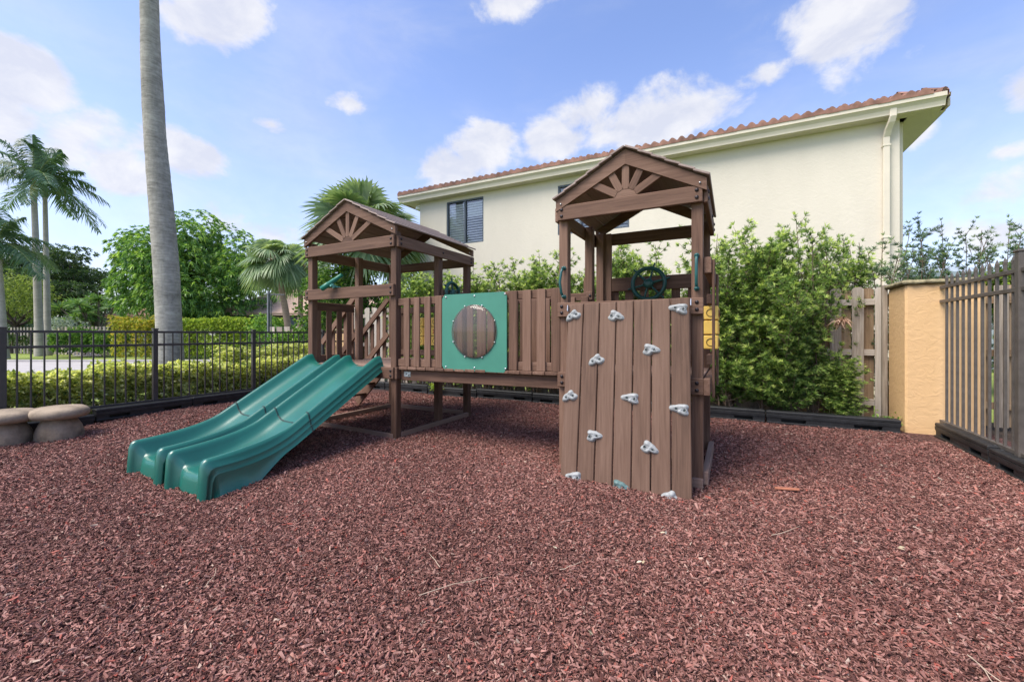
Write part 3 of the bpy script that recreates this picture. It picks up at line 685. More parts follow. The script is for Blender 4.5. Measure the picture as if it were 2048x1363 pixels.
# right tower rails and rims
rail(-1.497, -.212, YF+.01, YF+.048, 1.415, 1.552, [(x, YF+.01, z) for x in (-1.452, -.262) for z in (1.455, 1.515)])
rail(-1.497, -.212, YF+.01, YF+.048, .744, .884, [(x, YF+.01, z) for x in (-1.45, -.262) for z in (.785, .845)], nm='deck_rim')
rail(-.212, -.162, YF+.012, 5.07, .744, .884, nm='deck_rim'); rail(-1.54, -1.499, 3.90, 5.07, .744, .884, nm='deck_rim'); rail(-1.5, -.17, 5.07, 5.108, .744, .884, nm='deck_rim')
rail(-.215, -.155, 3.84, 5.06, 1.760, 1.895); rail(-.205, -.165, 4.08, 5.06, 1.52, 1.605); rail(-.205, -.165, 4.06, 5.06, .98, 1.07)
mb = MB(); mb.box(-.153, -.132, 3.86, 3.94, .72, 1.875, .004); obj('picket', mb, WOOD, PS)
for y in (4.86, 4.98): mb = MB(); mb.box(-.153, -.132, y-.04, y+.04, .72, 1.875, .004); obj('picket', mb, WOOD, PS)
rail(-1.385, -.307, 5.03, 5.068, 1.765, 1.925); rail(-1.385, -.307, 5.03, 5.068, .95, 1.04)
pickets((-1.27, 5.08, 0), (-.40, 5.08, 0), 6, .095, .02, .88, 1.80, (0, 1, 0))
mb = MB(); mb.box(-1.53, -1.505, 4.66, 4.72, 1.60, 1.90, .004); obj('rail_end', mb, WOOD, PS)
mb = MB(); mb.box(-1.40, -1.30, 5.022, 5.07, -.1, 2.47, .005); obj('post', mb, WOOD, PS)

# climbing wall
def wallpt(u, v, lift=0.):
    # plane through y=3.487 at z=0 and y=3.70 at z=1.54
    n_ = nrm((0, -1, .138)); p0 = np.array([0, 3.487, 0.]); d = raydir(u, v); o = np.array([0, 0, CH]); t = ((p0-o) @ n_)/(d @ n_); return o+d*t+n_*lift
nw = nrm((0, -1, .138)); upw = nrm((0, .138, 1))
mbw = MB(); tl, tr, bl, br = wallpt(1136.5, 609), wallpt(1380, 594), wallpt(1119.5, 949), wallpt(1386, 992)
bl = bl-upw*.1; br = br-upw*.1
CW = None
mb = MB(); mb.beam(tl+(tr-tl)*.02-nw*.045-upw*.12, tl+(tr-tl)*.98-nw*.045-upw*.12, .038, .088, up=upw); mbb = MB(); mbb.beam(bl+(br-bl)*.02-nw*.045+upw*.4, bl+(br-bl)*.98-nw*.045+upw*.4, .038, .088, up=upw)
CW = obj('climbing_wall', mb, WOOD, PS, 'leaning climbing wall of brown planks dotted with grey holds'); obj('batten', mbb, WOOD, CW)
for i in range(7):
    a, b = i/7+.004, (i+1)/7-.004
    P = [tl+(tr-tl)*a, tl+(tr-tl)*b, bl+(br-bl)*b, bl+(br-bl)*a]; d = -nw*.025; bw = .006
    ax = nrm(P[1]-P[0]); Q = [P[0]+ax*bw-nw*bw, P[1]-ax*bw-nw*bw, P[2]-ax*bw-nw*bw, P[3]+ax*bw-nw*bw]
    ins = [P[0]+ax*bw-upw*bw, P[1]-ax*bw-upw*bw, P[2]-ax*bw, P[3]+ax*bw]; side = [P[0]-nw*bw, P[1]-nw*bw, P[2]-nw*bw, P[3]-nw*bw]; back = [p+d for p in P]
    vs = ins+side+back; mb = MB(); off = random.random()*30
    g = [(float((p-P[0]) @ upw)+off, float((p-P[0]) @ ax)+off*.3, float((p-P[0]) @ nw)) for p in vs]
    mb.add(vs, [(0, 3, 2, 1)]+[(k, (k+1) % 4, (k+1) % 4+4, k+4) for k in range(4)]+[(k+4, (k+1) % 4+4, (k+1) % 4+8, k+8) for k in range(4)]+[(8, 9, 10, 11)], g)
    obj('plank', mb, WALLW, CW)
def handhold(u, v, rot=0., kind=0, mat=HOLD, sc=1.):
    c = wallpt(u, v, -.004); ex = nrm((1, 0, 0)); ey = upw; ez = nw; n, m = 26, 9
    shape = [(.30, 2.2, .4), (.16, .5, 1.7), (.34, 2.9, 2.6)][kind]; n, m = 34, 12
    rows = []; r0 = .056*sc; cr, sr = math.cos(rot), math.sin(rot)
    for i in range(m):
        q = 1-i/(m-1); row = []
        for k in range(n+1):
            a = 2*math.pi*k/n; rr = 1+shape[0]*math.cos(2*a)*.55+.20*math.cos(3*a+shape[1])+.09*math.cos(5*a+shape[2])
            x, y = rr*q*r0*math.cos(a)*1.12, rr*q*r0*math.sin(a)*.92
            h = .030*(1-q**3.6)+.006*math.sin(2.5*a+kind)*q*(1-q)*2
            for sx in (-1, 1):
                dx, dy = x-sx*.031*sc, y+.004; h -= .012*math.exp(-(dx*dx+dy*dy)/(2*.013**2))*(1-q**4)
            h += .012*math.exp(-((y-.036)**2)/(2*.012**2))*(1-q**3)
            row.append(c+ex*(x*cr-y*sr)+ey*(x*sr+y*cr)+ez*(h+.001))
        rows.append(row)
    mb = MB(); mb.grid(np.array(rows), flip=True)
    for sx in (-1, 1):
        p = c+ex*sx*.031*sc*cr+ey*sx*.031*sc*sr; mb.mat = 2; mb.disc(p+ez*.0205, ez, .0125, .003, 14); mb.mat = 1; mb.ring(p+ez*.0228, ez, .0145, .003, 16, 6)
    obj('handhold', mb, [mat, mat, DARK], CW)
for i, (u, v, rt, k) in enumerate([(1147, 631, .35, 0), (1231, 632, -.1, 1), (1359, 617, -.2, 2), (1193, 720, .3, 0), (1301, 699, .1, 1), (1140, 792, .3, 0), (1262, 796, -.1, 2), (1361, 818, -.15, 2), (1187, 871, .25, 1), (1298, 895, -.2, 1), (1149, 953, .0, 2), (1239, 972, .1, 1), (1340, 994, .0, 0)]):
    handhold(u, v, rt, k, HOLDG if i == 11 else HOLD)
for xx, u, v in ((0, 1137, 617), (1, 1382, 605)):
    mb = MB(); c = wallpt(u, v, .004); mb.cbox(c+nw*.006, upw, (1, 0, 0), nw, .028, .004, .02, .002); obj('corner_bracket', mb, STEEL, CW)

# steering wheels
def steering_wheel(c, axis, up, rot=0., Rr=.165):
    axis = nrm(axis); c = np.asarray(c, float); u = nrm(np.cross(up, axis)); w = np.cross(axis, u)
    mb = MB(); mb.ring(c, axis, Rr, .023, 44, 12); mb.ring(c+axis*.012, axis, Rr+.001, .012, 44, 8)
    mb.disc(c-axis*.01, axis, .056, .045, 24, .004); mb.ring(c+axis*.036, axis, .034, .004, 24, 6)
    for k in range(6):
        a = rot+k*math.pi/3; d = math.cos(a)*u+math.sin(a)*w
        mb.tube([c+d*.04, c+d*(Rr-.015)], [.014, .011], 8); 
        mb.tube([c+d*(Rr+.012), c+d*(Rr+.03), c+d*(Rr+.055), c+d*(Rr+.066)], [.009, .012, .010, .004], 8)
    mb.tube([c-axis*.07, c], .02, 8)
    return obj('steering_wheel', mb, WHEELG, PS)
p = atY(1297, 567, 4.965); steering_wheel(p, (0, -1, .05), (0, 0, 1), R(14), .178)
p = atX(903, 578, -3.50); steering_wheel((-3.475, p[1], 1.82), (1, 0, .1), (0, 0, 1), R(30), .15)
# grab handles on the front posts of the climbing tower
for (x, z, lean) in ((-1.440, 1.748, -.012), (-.265, 1.768, 0)):
    mb = MB(); y = 3.80; h = .138
    mb.tube([(x, y, z+h), (x+lean*.5, y-.03, z+h-.004), (x+lean, y-.05, z+h-.04), (x+lean*2, y-.058, z), (x+lean, y-.05, z-h+.04), (x+lean*.5, y-.03, z-h+.004), (x, y, z-h)], [.013, .013, .0125, .0125, .0125, .013, .013], 12)
    for s_ in (-1, 1): mb.disc((x, y, z+s_*h), (0, -1, 0), .021, .012, 14, .002); mb.lathe((x, y-.034, z+s_*h-.014), [(.001, 0), (.014, .005), (.017, .014), (.014, .023), (.001, .028)], 12)
    obj('grab_handle', mb, TEAL, PS)
# telescope on the slide tower rail
mb = MB(); c = np.array([-4.62, 3.70, 1.93]); d = nrm(np.array([.20, .07, .13]))
mb.tube([c-d*.17, c-d*.165, c-d*.05, c-d*.048, c+d*.05, c+d*.052, c+d*.17], [.030, .034, .034, .030, .030, .026, .026], 16)
TS = obj('telescope', mb, mat_plain('telescope_green', (.012, .15, .10), .35, var=.1), PS)
mb = MB(); mb.tube([c+np.array([.01, .0, -.02]), c+np.array([.01, .02, -.075])], .018, 10); mb.box(c[0]-.04, c[0]+.06, 3.742, 3.79, 1.859, 1.876, .004); mb.tube([c+np.array([.01, -.03, -.05]), c+np.array([.01, .05, -.05])], .014, 8); obj('telescope_mount', mb, mat_plain('pale_teal', (.10, .30, .26), .4), TS)
# tic tac toe blocks
def tictac(center, du, face, s, marks):
    du = np.array(du, float); face = np.array(face, float); c = np.array(center, float); F = None
    mb = MB()
    for k in (-1, 0, 1): mb.tube([c+du*k*(s+.012)+np.array([0, 0, -1.62*s]), c+du*k*(s+.012)+np.array([0, 0, 1.62*s])], .008, 8)
    F = obj('game_panel', mb, STEEL, PS, 'yellow turning noughts and crosses blocks')
    for r_ in (1, 0, -1):
        for k in (-1, 0, 1):
            q = c+du*k*(s+.012)+np.array([0, 0, r_*(s+.010)]); mb = MB(); mb.cbox(q, du, face, (0, 0, 1), s/2, s/2, s/2, .008)
            for fv, rt in ((face, du), (-face, du), (du, face), (-du, face)):
                kind = marks[(r_+1)*3+k+1]; o = q+fv*(s/2+.001)
                if kind == 'O': mb.mat = 1; mb.ring(o, fv, s*.27, .004, 24, 6)
                elif kind == 'X':
                    mb.mat = 2
                    for sg in (-1, 1): mb.beam(o-rt*s*.22-np.array([0, 0, sg*s*.22]), o+rt*s*.22+np.array([0, 0, sg*s*.22]), .004, .016, up=np.cross(fv, rt*.7+np.array([0, 0, sg*.7])))
                mb.mat = 0
            obj('game_block', mb, [YEL, INK, REDP], F)
tictac((-4.42, 5.44, 1.295), (1, 0, 0), (0, -1, 0), .145, 'OXOOOXOOO'.replace('', ''))
tictac((-.178, 4.42, 1.31), (0, 1, 0), (1, 0, 0), .125, 'OOO-X-OXO')

# slides
def slide(x0, x1):
    cx = (x0+x1)/2; hw = (x1-x0)/2
    # centre line of the bed (y, z)
    path = [(3.80, .848), (3.76, .846), (3.72, .835), (3.68, .812)]; sl_ = .560
    for i in range(1, 25): yy = 3.68-1.06*i/24; path.append((yy, .812-sl_*(3.68-yy)))
    z0_ = path[-1][1]
    for i in range(1, 13):
        t = i/12; yy = 2.62-.70*t; path.append((yy, z0_-sl_*.70*(t-.5*t*t)*.86))
    path += [(1.905, path[-1][1]-.004), (1.885, path[-1][1]-.02), (1.868, path[-1][1]-.065), (1.855, path[-1][1]-.13), (1.85, path[-1][1]-.22)]
    n = len(path); rows = []; seam_i = 23
    for i, (yy, zz) in enumerate(path):
        end = max(0, (i-(n-17))/12.0); end = min(end, 1.0); fin = max(0, (i-(n-6))/5.0)
        e3 = end*end*(3-2*end); lf = 1+.12*math.sin(math.pi*min(1, end*1.1)); drop = -.035*e3; w = hw
        ex_ = .30*e3
        half = [(0, 0), (.10, .003), (.155, .016), (.200, .048), (.228, .092-drop), (.244, .118-drop), (.262, .130*lf-drop), (.284+.012*e3, .127*lf-drop), (.301+.012*e3, .106-drop),
                (.316+.014*e3, .060-drop), (.322+.014*e3, .056-drop), (.321+.014*e3, .050-drop), (.337+.010*e3, .004-drop), (.343+.006*e3, .000-drop), (.342+.006*e3, -.006-drop), (.362, -.048-ex_), (.366, -.054-ex_)]
        half = [(a*hw/.366, b) for a, b in half]; sec = []
        if fin:
            fz = [0, .06, .2, .45, .8, 1][min(5, int(round(fin*5)))]
            dip = .0
        pts = [(-a, b) for a, b in half[::-1][:-1]]+half
        # trough mouth: the lips run forward as two rounded knuckles and the bed ends a little earlier
        for (a, b) in pts:
            q = abs(a)/w; knuckle = math.exp(-((q-.74)/.17)**2); yo = 0; zo_ = 0
            if end > .35:
                e = (end-.35)/.65; yo = -.05*e*knuckle+.05*e*e*(q > .9)*(q-.9)*10; zo_ = 0
                groove = math.exp(-((q-.52)/.07)**2); yo += .05*e*groove*(1 if fin > 0 else .5)
            g0 = float(gz(cx+a, yy))-.06
            zf = max(zz+b+zo_, g0); zf = g0 if i == n-1 else (.45*zf+.55*g0 if i == n-2 else zf)
            sec.append((cx+a, yy+yo, zf))
        rows.append(sec)
    rows = np.array(rows)
    # seam groove half way down
    mb = MB(); mb.grid(rows, flip=True)
    S = obj('slide', mb, GREEN, PS)
    r0 = rows[seam_i]; t = nrm(rows[seam_i+1][16]-rows[seam_i][16]); nn = np.array([0, -t[2], t[1]]); nn = nn if nn[2] > 0 else -nn
    ring = []
    cen = np.array([cx, r0[16][1], r0[16][2]-.05])
    for p in r0:
        out = np.array([np.sign(p[0]-cx)*min(1, max(0, (abs(p[0]-cx)/hw-.70)*4)), 0, 1.]); out = nrm(out+0*t); ring.append([p+out*.001-t*.009, p+out*.005-t*.005, p+out*.005+t*.005, p+out*.001+t*.009])
    mb = MB(); mb.grid(np.array(ring), smooth=False, flip=True); obj('slide_joint', mb, SEAM, S)
    return S
slide(-5.243, -4.517); slide(-4.507, -3.775)

# ------------------------------------------------------------------ fences, pillars, borders, stools
def iron_fence_low():
    F = thing('metal_fence', (-8.42, 3.6, 0), 'low dark metal picket fence in front of the pale clipped hedge', 'fence')
    x = -8.42; ys = [-1.55, .07, 1.69, 3.314, 4.912, 6.50, 7.42]
    for y in ys:
        mb = MB(); mb.box(x-.032, x+.032, y-.032, y+.032, -.05, 1.325, .004); p = obj('post', mb, IRON, F)
        mb = MB(); mb.box(x-.038, x+.038, y-.038, y+.038, 1.326, 1.345, .008); obj('post_cap', mb, IRON, p)
    for z in (1.285, 1.075, .16):
        mb = MB(); mb.box(x-.016, x+.016, ys[0], ys[-1], z-.018, z+.018, .003); obj('rail', mb, IRON, F)
    for a, b in zip(ys[:-1], ys[1:]):
        n = int(round((b-a)/.1245)); 
        for i in range(1, n):
            y = a+(b-a)*i/n; mb = MB(); mb.box(x-.009, x+.009, y-.009, y+.009, .10, 1.266, .002); obj('picket', mb, IRON, F)
iron_fence_low()
def iron_fence_tall():
    F = thing('metal_fence', (2.3, 5.3, 0), 'tall grey metal fence with spear topped pickets beside the orange pillar', 'fence')
    x = 2.30; k = x/2.4
    for z in (1.828, 1.655, .168):
        mb = MB(); y1 = 7.09; mb.box(x-.020, x+.020, 2.6, y1, z-.019, z+.019, .003); obj('rail', mb, IRONR, F)
    for y in (5.46, 3.6):
        mb = MB(); mb.box(x-.034, x+.034, y-.034, y+.034, .1, 1.99, .004); p = obj('post', mb, IRONR, F)
        mb = MB(); mb.box(x-.042, x+.042, y-.042, y+.042, 1.991, 2.012, .008); obj('post_cap', mb, IRONR, p)
    ys = [6.95-.1365*i for i in range(11)]+[5.325-.1365*i for i in range(12)]+[3.46-.1365*i for i in range(6)]
    for y in ys:
        mb = MB(); w = .0112; mb.box(x-w, x+w, y-w, y+w, .10, 1.91, .002)
        b = [(x-w*1.25, y-w, 1.905), (x+w*1.25, y-w, 1.905), (x+w*1.25, y+w, 1.905), (x-w*1.25, y+w, 1.905)]; m_ = [(x-w*1.0, y-w*1.3, 1.935), (x+w, y-w*1.3, 1.935), (x+w, y+w*1.3, 1.935), (x-w, y+w*1.3, 1.935)]
        mb.add(b+m_+[(x, y, 1.985)], [(0, 1, 5, 4), (1, 2, 6, 5), (2, 3, 7, 6), (3, 0, 4, 7), (4, 5, 8), (5, 6, 8), (6, 7, 8), (7, 4, 8)])
        obj('picket', mb, IRONR, F)
iron_fence_tall()
def wood_fence():
    F = thing('wooden_fence', (-3, 7.85, 0), 'weathered shadowbox board fence running behind the feathery hedge', 'fence')
    y = 7.85; x = -9.0; w = .142; k = 0
    while x < 1.94:
        h = 1.93+random.uniform(-.012, .012); mb = MB(); front = k % 2 == 0
        yy = y-.03 if front else y+.055
        m_ = GREYW if front or x > 1 else TANW
        c = .03; X0, X1 = x, x+w-.004
        poly = [(X0, yy, .02), (X1, yy, .02), (X1, yy, h-c), (X1-c, yy, h), (X0+c, yy, h), (X0, yy, h-c)]
        vs = [np.array(p) for p in poly]; d = np.array([0, .018, 0]); vs2 = vs+[p+d for p in vs]; off = random.random()*30
        g = [(float(p[2])+off, float(p[0]-X0)+off*.2, float(p[1])) for p in vs2]
        mb.add(vs2, [tuple(range(6)), tuple(range(11, 5, -1))]+[(i, i+6, (i+1) % 6+6, (i+1) % 6) for i in range(6)], g)
        obj('board', mb, m_ if front else (TANW if x > .9 else GREYW), F); x += w*.93; k += 1
    for z in (.25, .98, 1.72): mb = MB(); mb.box(-9.0, 1.95, y-.010, y+.053, z-.045, z+.045, .004); obj('rail', mb, GREYW, F)
    mb = MB(); mb.box(1.895, 1.955, y-.10, y-.032, .0, 1.95, .006); obj('post', mb, GREYW, F)
    F2 = thing('wooden_fence', (4, 7.9, 0), 'tan board fence glimpsed between the tall metal pickets', 'fence')
    x = 2.78; k = 0
    while x < 5.6:
        mb = MB(); yy = y-.02 if k % 2 == 0 else y+.06; mb.box(x, x+.138, yy, yy+.018, .02, 1.9+random.uniform(-.01, .01), .004); obj('board', mb, TANW if k % 2 else GREYW, F2); x += .134; k += 1
    for z in (.3, 1.0, 1.7): mb = MB(); mb.box(2.75, 5.7, y+.0, y+.058, z-.045, z+.045, .004); obj('rail', mb, TANW, F2)
wood_fence()
def pillar(x0, x1, y0, y1, h, label, capo=.045):
    P = thing('stucco_pillar', ((x0+x1)/2, (y0+y1)/2, 0), label, 'pillar')
    mb = MB(); mb.box(x0, x1, y0, y1, -.2, h, .022); obj('shaft', mb, ORANGE, P)
    # rough-edged stone cap
    mb = MB(); n = 60; rows = []
    for (o, z) in ((-.05, h+.002), (capo*.8, h+.004), (capo, h+.022), (capo*.9, h+.042), (capo*.3, h+.056), (-.12, h+.062)):
        row = []
        per = [(x0, y0), (x1, y0), (x1, y1), (x0, y1)]
        for s in range(4):
            a = np.array(per[s]); b = np.array(per[(s+1) % 4])
            for i in range(n//4):
                t = i/(n//4); p = a+(b-a)*t; cc = np.array([(x0+x1)/2, (y0+y1)/2]); hx, hy = (x1-x0)/2, (y1-y0)/2
                sx = (hx+o)/hx; sy = (hy+o)/hy; q = cc+(p-cc)*np.array([sx, sy]); j = .007*math.sin(i*2.1+s)+random.uniform(-.005, .005)
                row.append((q[0]+j, q[1]+j, z+random.uniform(-.004, .004)))
        rows.append(row+[row[0]])
    mb.grid(np.array(rows)); last = rows[-1][:-1]; mb.add(last, [tuple(range(len(last)))]); obj('cap_stone', mb, CAPST, P)
pillar(1.962, 2.70, 7.10, 7.76, 1.885, 'orange stucco pillar with mossy stone cap where the hedge ends')
pillar(-9.86, -8.72, 7.45, 7.95, 1.33, 'low orange stucco wall end glimpsed through the stair rails')

def border(p0, p1, label, face):
    """hollow black recycled-plastic edging timber; 'face' points to the playground"""
    p0 = np.array(p0, float); p1 = np.array(p1, float); ax = nrm(p1-p0); f = np.array(face, float); L = np.linalg.norm(p1-p0); up = np.array([0, 0, 1.])
    mb = MB(); z = float(gz(*((p0+p1)/2)[:2])); c = (p0+p1)/2+up*z
    mb.cbox(c+up*.155-f*.0, ax, f, up, L/2-.004, .075, .022, .010)                 # top
    mb.cbox(c+up*.075-f*.055, ax, f, up, L/2-.01, .012, .075, .003)               # back web
    mb.cbox(c+up*.112+f*.062, ax, f, up, L/2-.006, .012, .022, .003)              # face lip
    for a_, b_ in ((.008, .13), (.32, .68), (.87, .992)):
        q = p0+(p1-p0)*(a_+b_)/2+up*z; mb.cbox(q+up*.067+f*.004, ax, f, up, L*(b_-a_)/2, .062, .068, .008)
    mb.cbox(c+up*.105+f*.058, ax, f, up, L/2-.012, .012, .030, .004); mb.cbox(c+up*.014+f*.050, ax, f, up, L/2-.012, .030, .014, .004)
    for e in (-1, 1):
        q = c+ax*e*(L/2-.06)+up*.177; mb.disc(q, (0, 0, 1), .022, .006, 12)
    o = obj('edging_timber', mb, BLACKP); tag(o, label, 'edging timber', 'black plastic edging timbers round the mulch'); return o
ly = [-1.2, .05, 1.28, 2.52, 3.76, 5.0, 6.24, 6.98]
lab = ['black edging timber under the metal fence nearest the left frame edge', 'black edging timber below the fence behind the left mushroom stool', 'black edging timber behind the right mushroom stool', 'black edging timber under the fence just right of the stools', 'black edging timber under the fence left of the slides', 'black edging timber hidden partly by the slides', 'short black edging timber in the far left corner']
for i in range(1, 7): border((-8.27, ly[i], 0), (-8.27, ly[i+1], 0), lab[i], (1, 0, 0))
bx = [-8.2, -6.97, -5.74, -4.50, -3.28, -2.05, -.82, .42, 1.90]
lab = ['black edging timber at the back seen left of the slide tower', 'black edging timber at the back seen below the slide tower deck', 'black edging timber at the back seen between the slide tower legs', 'black edging timber at the back below the left half of the bridge', 'black edging timber at the back below the green bubble panel', 'black edging timber at the back below the right half of the bridge', 'black edging timber at the back just right of the climbing tower', 'black edging timber at the back ending at the orange pillar']
for i in range(8): border((bx[i], 7.06, 0), (bx[i+1], 7.06, 0), lab[i], (0, -1, 0))
lab = ['black edging timber under the tall metal fence next to the orange pillar', 'black edging timber under the tall metal fence at the right frame edge', 'black edging timber under the tall metal fence out at the near right']
ry = [6.97, 5.75, 4.53]
for i in range(2): border((2.27, ry[i], 0), (2.27, ry[i+1], 0), lab[i], (-1, 0, 0))

def stool(x, y, label, sc=1., sq=1.):
    z = float(gz(x, y)); S = thing('mushroom_stool', (x, y, z), label, 'stool', 'mushroom stools by the left fence')
    mb = MB(); mb.lathe((x, y, z-.06), [(.001, 0), (.225*sc, 0), (.232*sc, .06), (.228*sc, .14), (.205*sc, .22), (.170*sc, .29), (.14*sc, .34), (.13, .36), (.001, .37)], 40, lambda a, zz: 1+.03*math.sin(2*a+1)+.015*math.sin(5*a+zz*9)); obj('stem', mb, STEMC, S)
    mb = MB(); h = .30; R_ = .290*sc
    mb.lathe((x, y, z+h-.035), [(.10, .0), (.20, -.006), (.26*sc, .004), (R_*.98, .034), (R_, .060), (R_*.975, .088), (R_*.90, .114), (R_*.74, .136), (R_*.40, .150), (.001, .154)], 48, lambda a, zz: 1+.018*math.sin(3*a+2)+.01*math.sin(7*a+zz*20)); obj('cap', mb, STOOL, S)
stool(-7.70, 2.02, 'mottled concrete mushroom stool with wide flat cap, fully in view', 1.0)
stool(-7.93, 1.62, 'mottled concrete mushroom stool cut by the left frame edge', 1.02)

# street sign post beyond the fence
p = atD(537, 690, 14.5); t = thing('sign_post', (p[0], p[1], -.1), 'slim grey post with a short side bracket standing before the clipped hedge', 'post')
POSTM = mat_plain('grey_post_paint', (.12, .13, .15), .5)
tp = atD(537, 588, 14.5)
mb = MB(); mb.box(p[0]-.035, p[0]+.035, p[1]-.035, p[1]+.035, -.1, tp[2], .006); mb.lathe((p[0], p[1], tp[2]), [(.05, 0), (.05, .03), (.03, .06), (.035, .09), (.001, .13)], 12); obj('pole', mb, POSTM, t)
q = atD(569, 589, 14.6); a = np.array([p[0], p[1], q[2]]); mb = MB(); mb.beam(a, q, .03, .035); mb.beam(a-np.array([0, 0, .12]), a+(q-a)*.2-np.array([0, 0, .02]), .02, .02); obj('bracket_arm', mb, POSTM, t)
b_ = np.array([cth, sth, 0])*.09; mb = MB(); mb.box(p[0]+b_[0]-.014, p[0]+b_[0]+.014, p[1]+b_[1]-.014, p[1]+b_[1]+.014, tp[2]-1.6, tp[2]-.2, .004); obj('side_rod', mb, POSTM, t)

# ------------------------------------------------------------------ vegetation
PODO = mat_leaf('podocarpus_leaf', (.045, .095, .026), (.215, .345, .085), (.70, .80, .26), .40, .38)
TWIG = mat_bark('hedge_twig_bark', (.09, .065, .045), (.20, .15, .11), (20, 20, 20))
def bent(path0, d, L, n, gravity=0., wob=.12):
    P = [np.array(path0, float)]; d = nrm(d)
    for i in range(n): d = nrm(d+np.array([0, 0, gravity])+rng.normal(0, wob, 3)); P.append(P[-1]+d*L/n)
    return P
def podocarpus(seed, H, rad, dense, top_from):
    """upright shrub: several stems, upswept branches carrying tufts of narrow leaves; root at the origin"""
    global rng; rng = np.random.default_rng(seed); mb = MB(); C, D, T = [], [], []
    for s in range(5):
        st = bent((rng.normal(0, .07), rng.normal(0, .05), -.05), (rng.normal(0, .09), rng.normal(0, .06), 1), H*rng.uniform(.72, 1.0), 9, 0, .06)
        mb.tube(st, list(np.linspace(.015, .004, len(st))), 6, smooth=True)
        nb = int(46*dense)
        for k in range(nb):
            t = rng.uniform(.04, 1)**.85; i = min(8, int(t*9)); f = t*9-i; p = st[i]*(1-f)+st[i+1]*f; z = p[2]
            sparse = z > top_from and rng.random() < .22
            if sparse: continue
            w = rad*(1-.42*max(0, (z-top_from)/(H-top_from+1e-6)))*rng.uniform(.35, 1.05)*(1 if z < top_from else .8)
            a = rng.uniform(0, 6.283); d = (math.cos(a), math.sin(a)*.75, rng.uniform(.3, 1.2)); br = bent(p, d, w, 4, .08, .1)
            if w > .16: mb.tube(br, list(np.linspace(.005, .002, 5)), 4, cap=False)
            nt = max(2, int(w/.055))
            for j in range(nt):
                u = (.3+.7*j/max(1, nt-1))*4; ii = min(3, int(u)); g = u-ii; q = br[ii]*(1-g)+br[ii+1]*g+rng.normal(0, .022, 3)
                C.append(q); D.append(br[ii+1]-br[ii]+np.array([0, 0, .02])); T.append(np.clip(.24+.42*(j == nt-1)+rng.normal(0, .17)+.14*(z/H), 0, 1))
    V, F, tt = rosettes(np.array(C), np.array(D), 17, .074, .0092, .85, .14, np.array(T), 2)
    rng = np.random.default_rng(seed+100)
    return mb, V, F, tt
PV = [podocarpus(21+i, h, r, d, tf) for i, (h, r, d, tf) in enumerate([(2.85, .50, 1.75, 2.2), (2.75, .46, 1.6, 2.0), (2.95, .52, 1.65, 2.1), (2.25, .60, 1.5, 1.9), (2.85, .50, 1.5, 1.9), (2.9, .50, .62, .9)])]
PODO2 = mat_leaf('bluish_podocarpus_leaf', (.040, .090, .056), (.125, .205, .115), (.34, .44, .20), .45, .3)  # darker, bluer leaf colour for the airy variant
PM = []
for i, (mb, V, F, tt) in enumerate(PV):
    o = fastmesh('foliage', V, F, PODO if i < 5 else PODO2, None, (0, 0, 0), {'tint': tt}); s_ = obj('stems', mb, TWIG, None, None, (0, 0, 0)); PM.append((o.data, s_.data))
    for q in (o, s_): WL.pop(q.name, None); bpy.data.objects.remove(q)
def shrub(k, x, y, rz, sc, label, group, name='podocarpus_shrub', z=0, cat='shrub'):
    t = thing(name, (x, y, z), label, cat, group); t.rotation_euler = (0, 0, rz); t.scale = (sc[0], sc[0], sc[1])
    for nm, me in (('foliage', PM[k][0]), ('stems', PM[k][1])):
        o = bpy.data.objects.new(nm, me); COL.objects.link(o); o.parent = t
    return t
hedge = [(-6.75, 7.52, 1, (1, 1.02), 'feathery green shrub at the back left corner beside the low orange wall'), (-6.2, 7.42, 0, (1, .98), 'feathery green shrub seen above the telescope rail'), (-5.65, 7.5, 4, (1, 1.0), 'feathery green shrub seen through the rear of the slide tower'),
 (-5.1, 7.42, 2, (1, .93), 'feathery green shrub seen between the rear posts of the slide tower'), (-4.55, 7.48, 1, (1.02, 1.0), 'feathery green shrub right behind the slide tower wheel'), (-4.0, 7.42, 4, (1, .97), 'feathery green shrub rising left of the bubble panel'),
 (-3.5, 7.5, 0, (1, 1.0), 'feathery green shrub rising behind the bubble panel'), (-3.0, 7.44, 1, (1, 1.05), 'feathery green shrub rising right of the bubble panel'), (-2.5, 7.46, 4, (1, 1.0), 'feathery green shrub rising over the right end of the bridge'),
 (-2.0, 7.5, 2, (1, .95), 'feathery green shrub seen beside the left grab handle'), (-1.5, 7.44, 0, (1, 1.02), 'feathery green shrub seen left of the big ship wheel'), (-1.0, 7.5, 4, (1, 1.04), 'feathery green shrub seen above the big ship wheel'),
 (-.5, 7.44, 1, (1, 1.08), 'feathery green shrub seen right of the big ship wheel'), (-.1, 7.36, 3, (1.05, 1.0), 'dense bushy shrub just right of the climbing tower'), (.02, 7.52, 2, (1, 1.0), 'tall airy shrub rising behind the dense bush right of the climbing tower'),
 (.45, 7.34, 3, (1.05, .98), 'dense bushy shrub in front of the grey fence boards'), (.62, 7.55, 0, (1, 1.08), 'tall airy shrub topping the hedge midway to the pillar'), (.80, 7.36, 3, (.90, .90), 'dense bushy shrub below the bundle of dead leaves'), (1.08, 7.55, 4, (.8, 1.10), 'tall airy shrub left of the house downspout'),
 (1.36, 7.36, 3, (.66, .42), 'low bright bushy shrub at the foot of the bare fence boards'), (1.72, 8.25, 5, (.95, .98), 'tall airy shrub topping the fence boards in front of the house downspout'), (1.42, 8.2, 1, (.8, 1.02), 'tall airy shrub rising over the boards left of the orange pillar'), (2.15, 8.4, 5, (.95, 1.02), 'tall airy shrub rising right behind the orange pillar')]
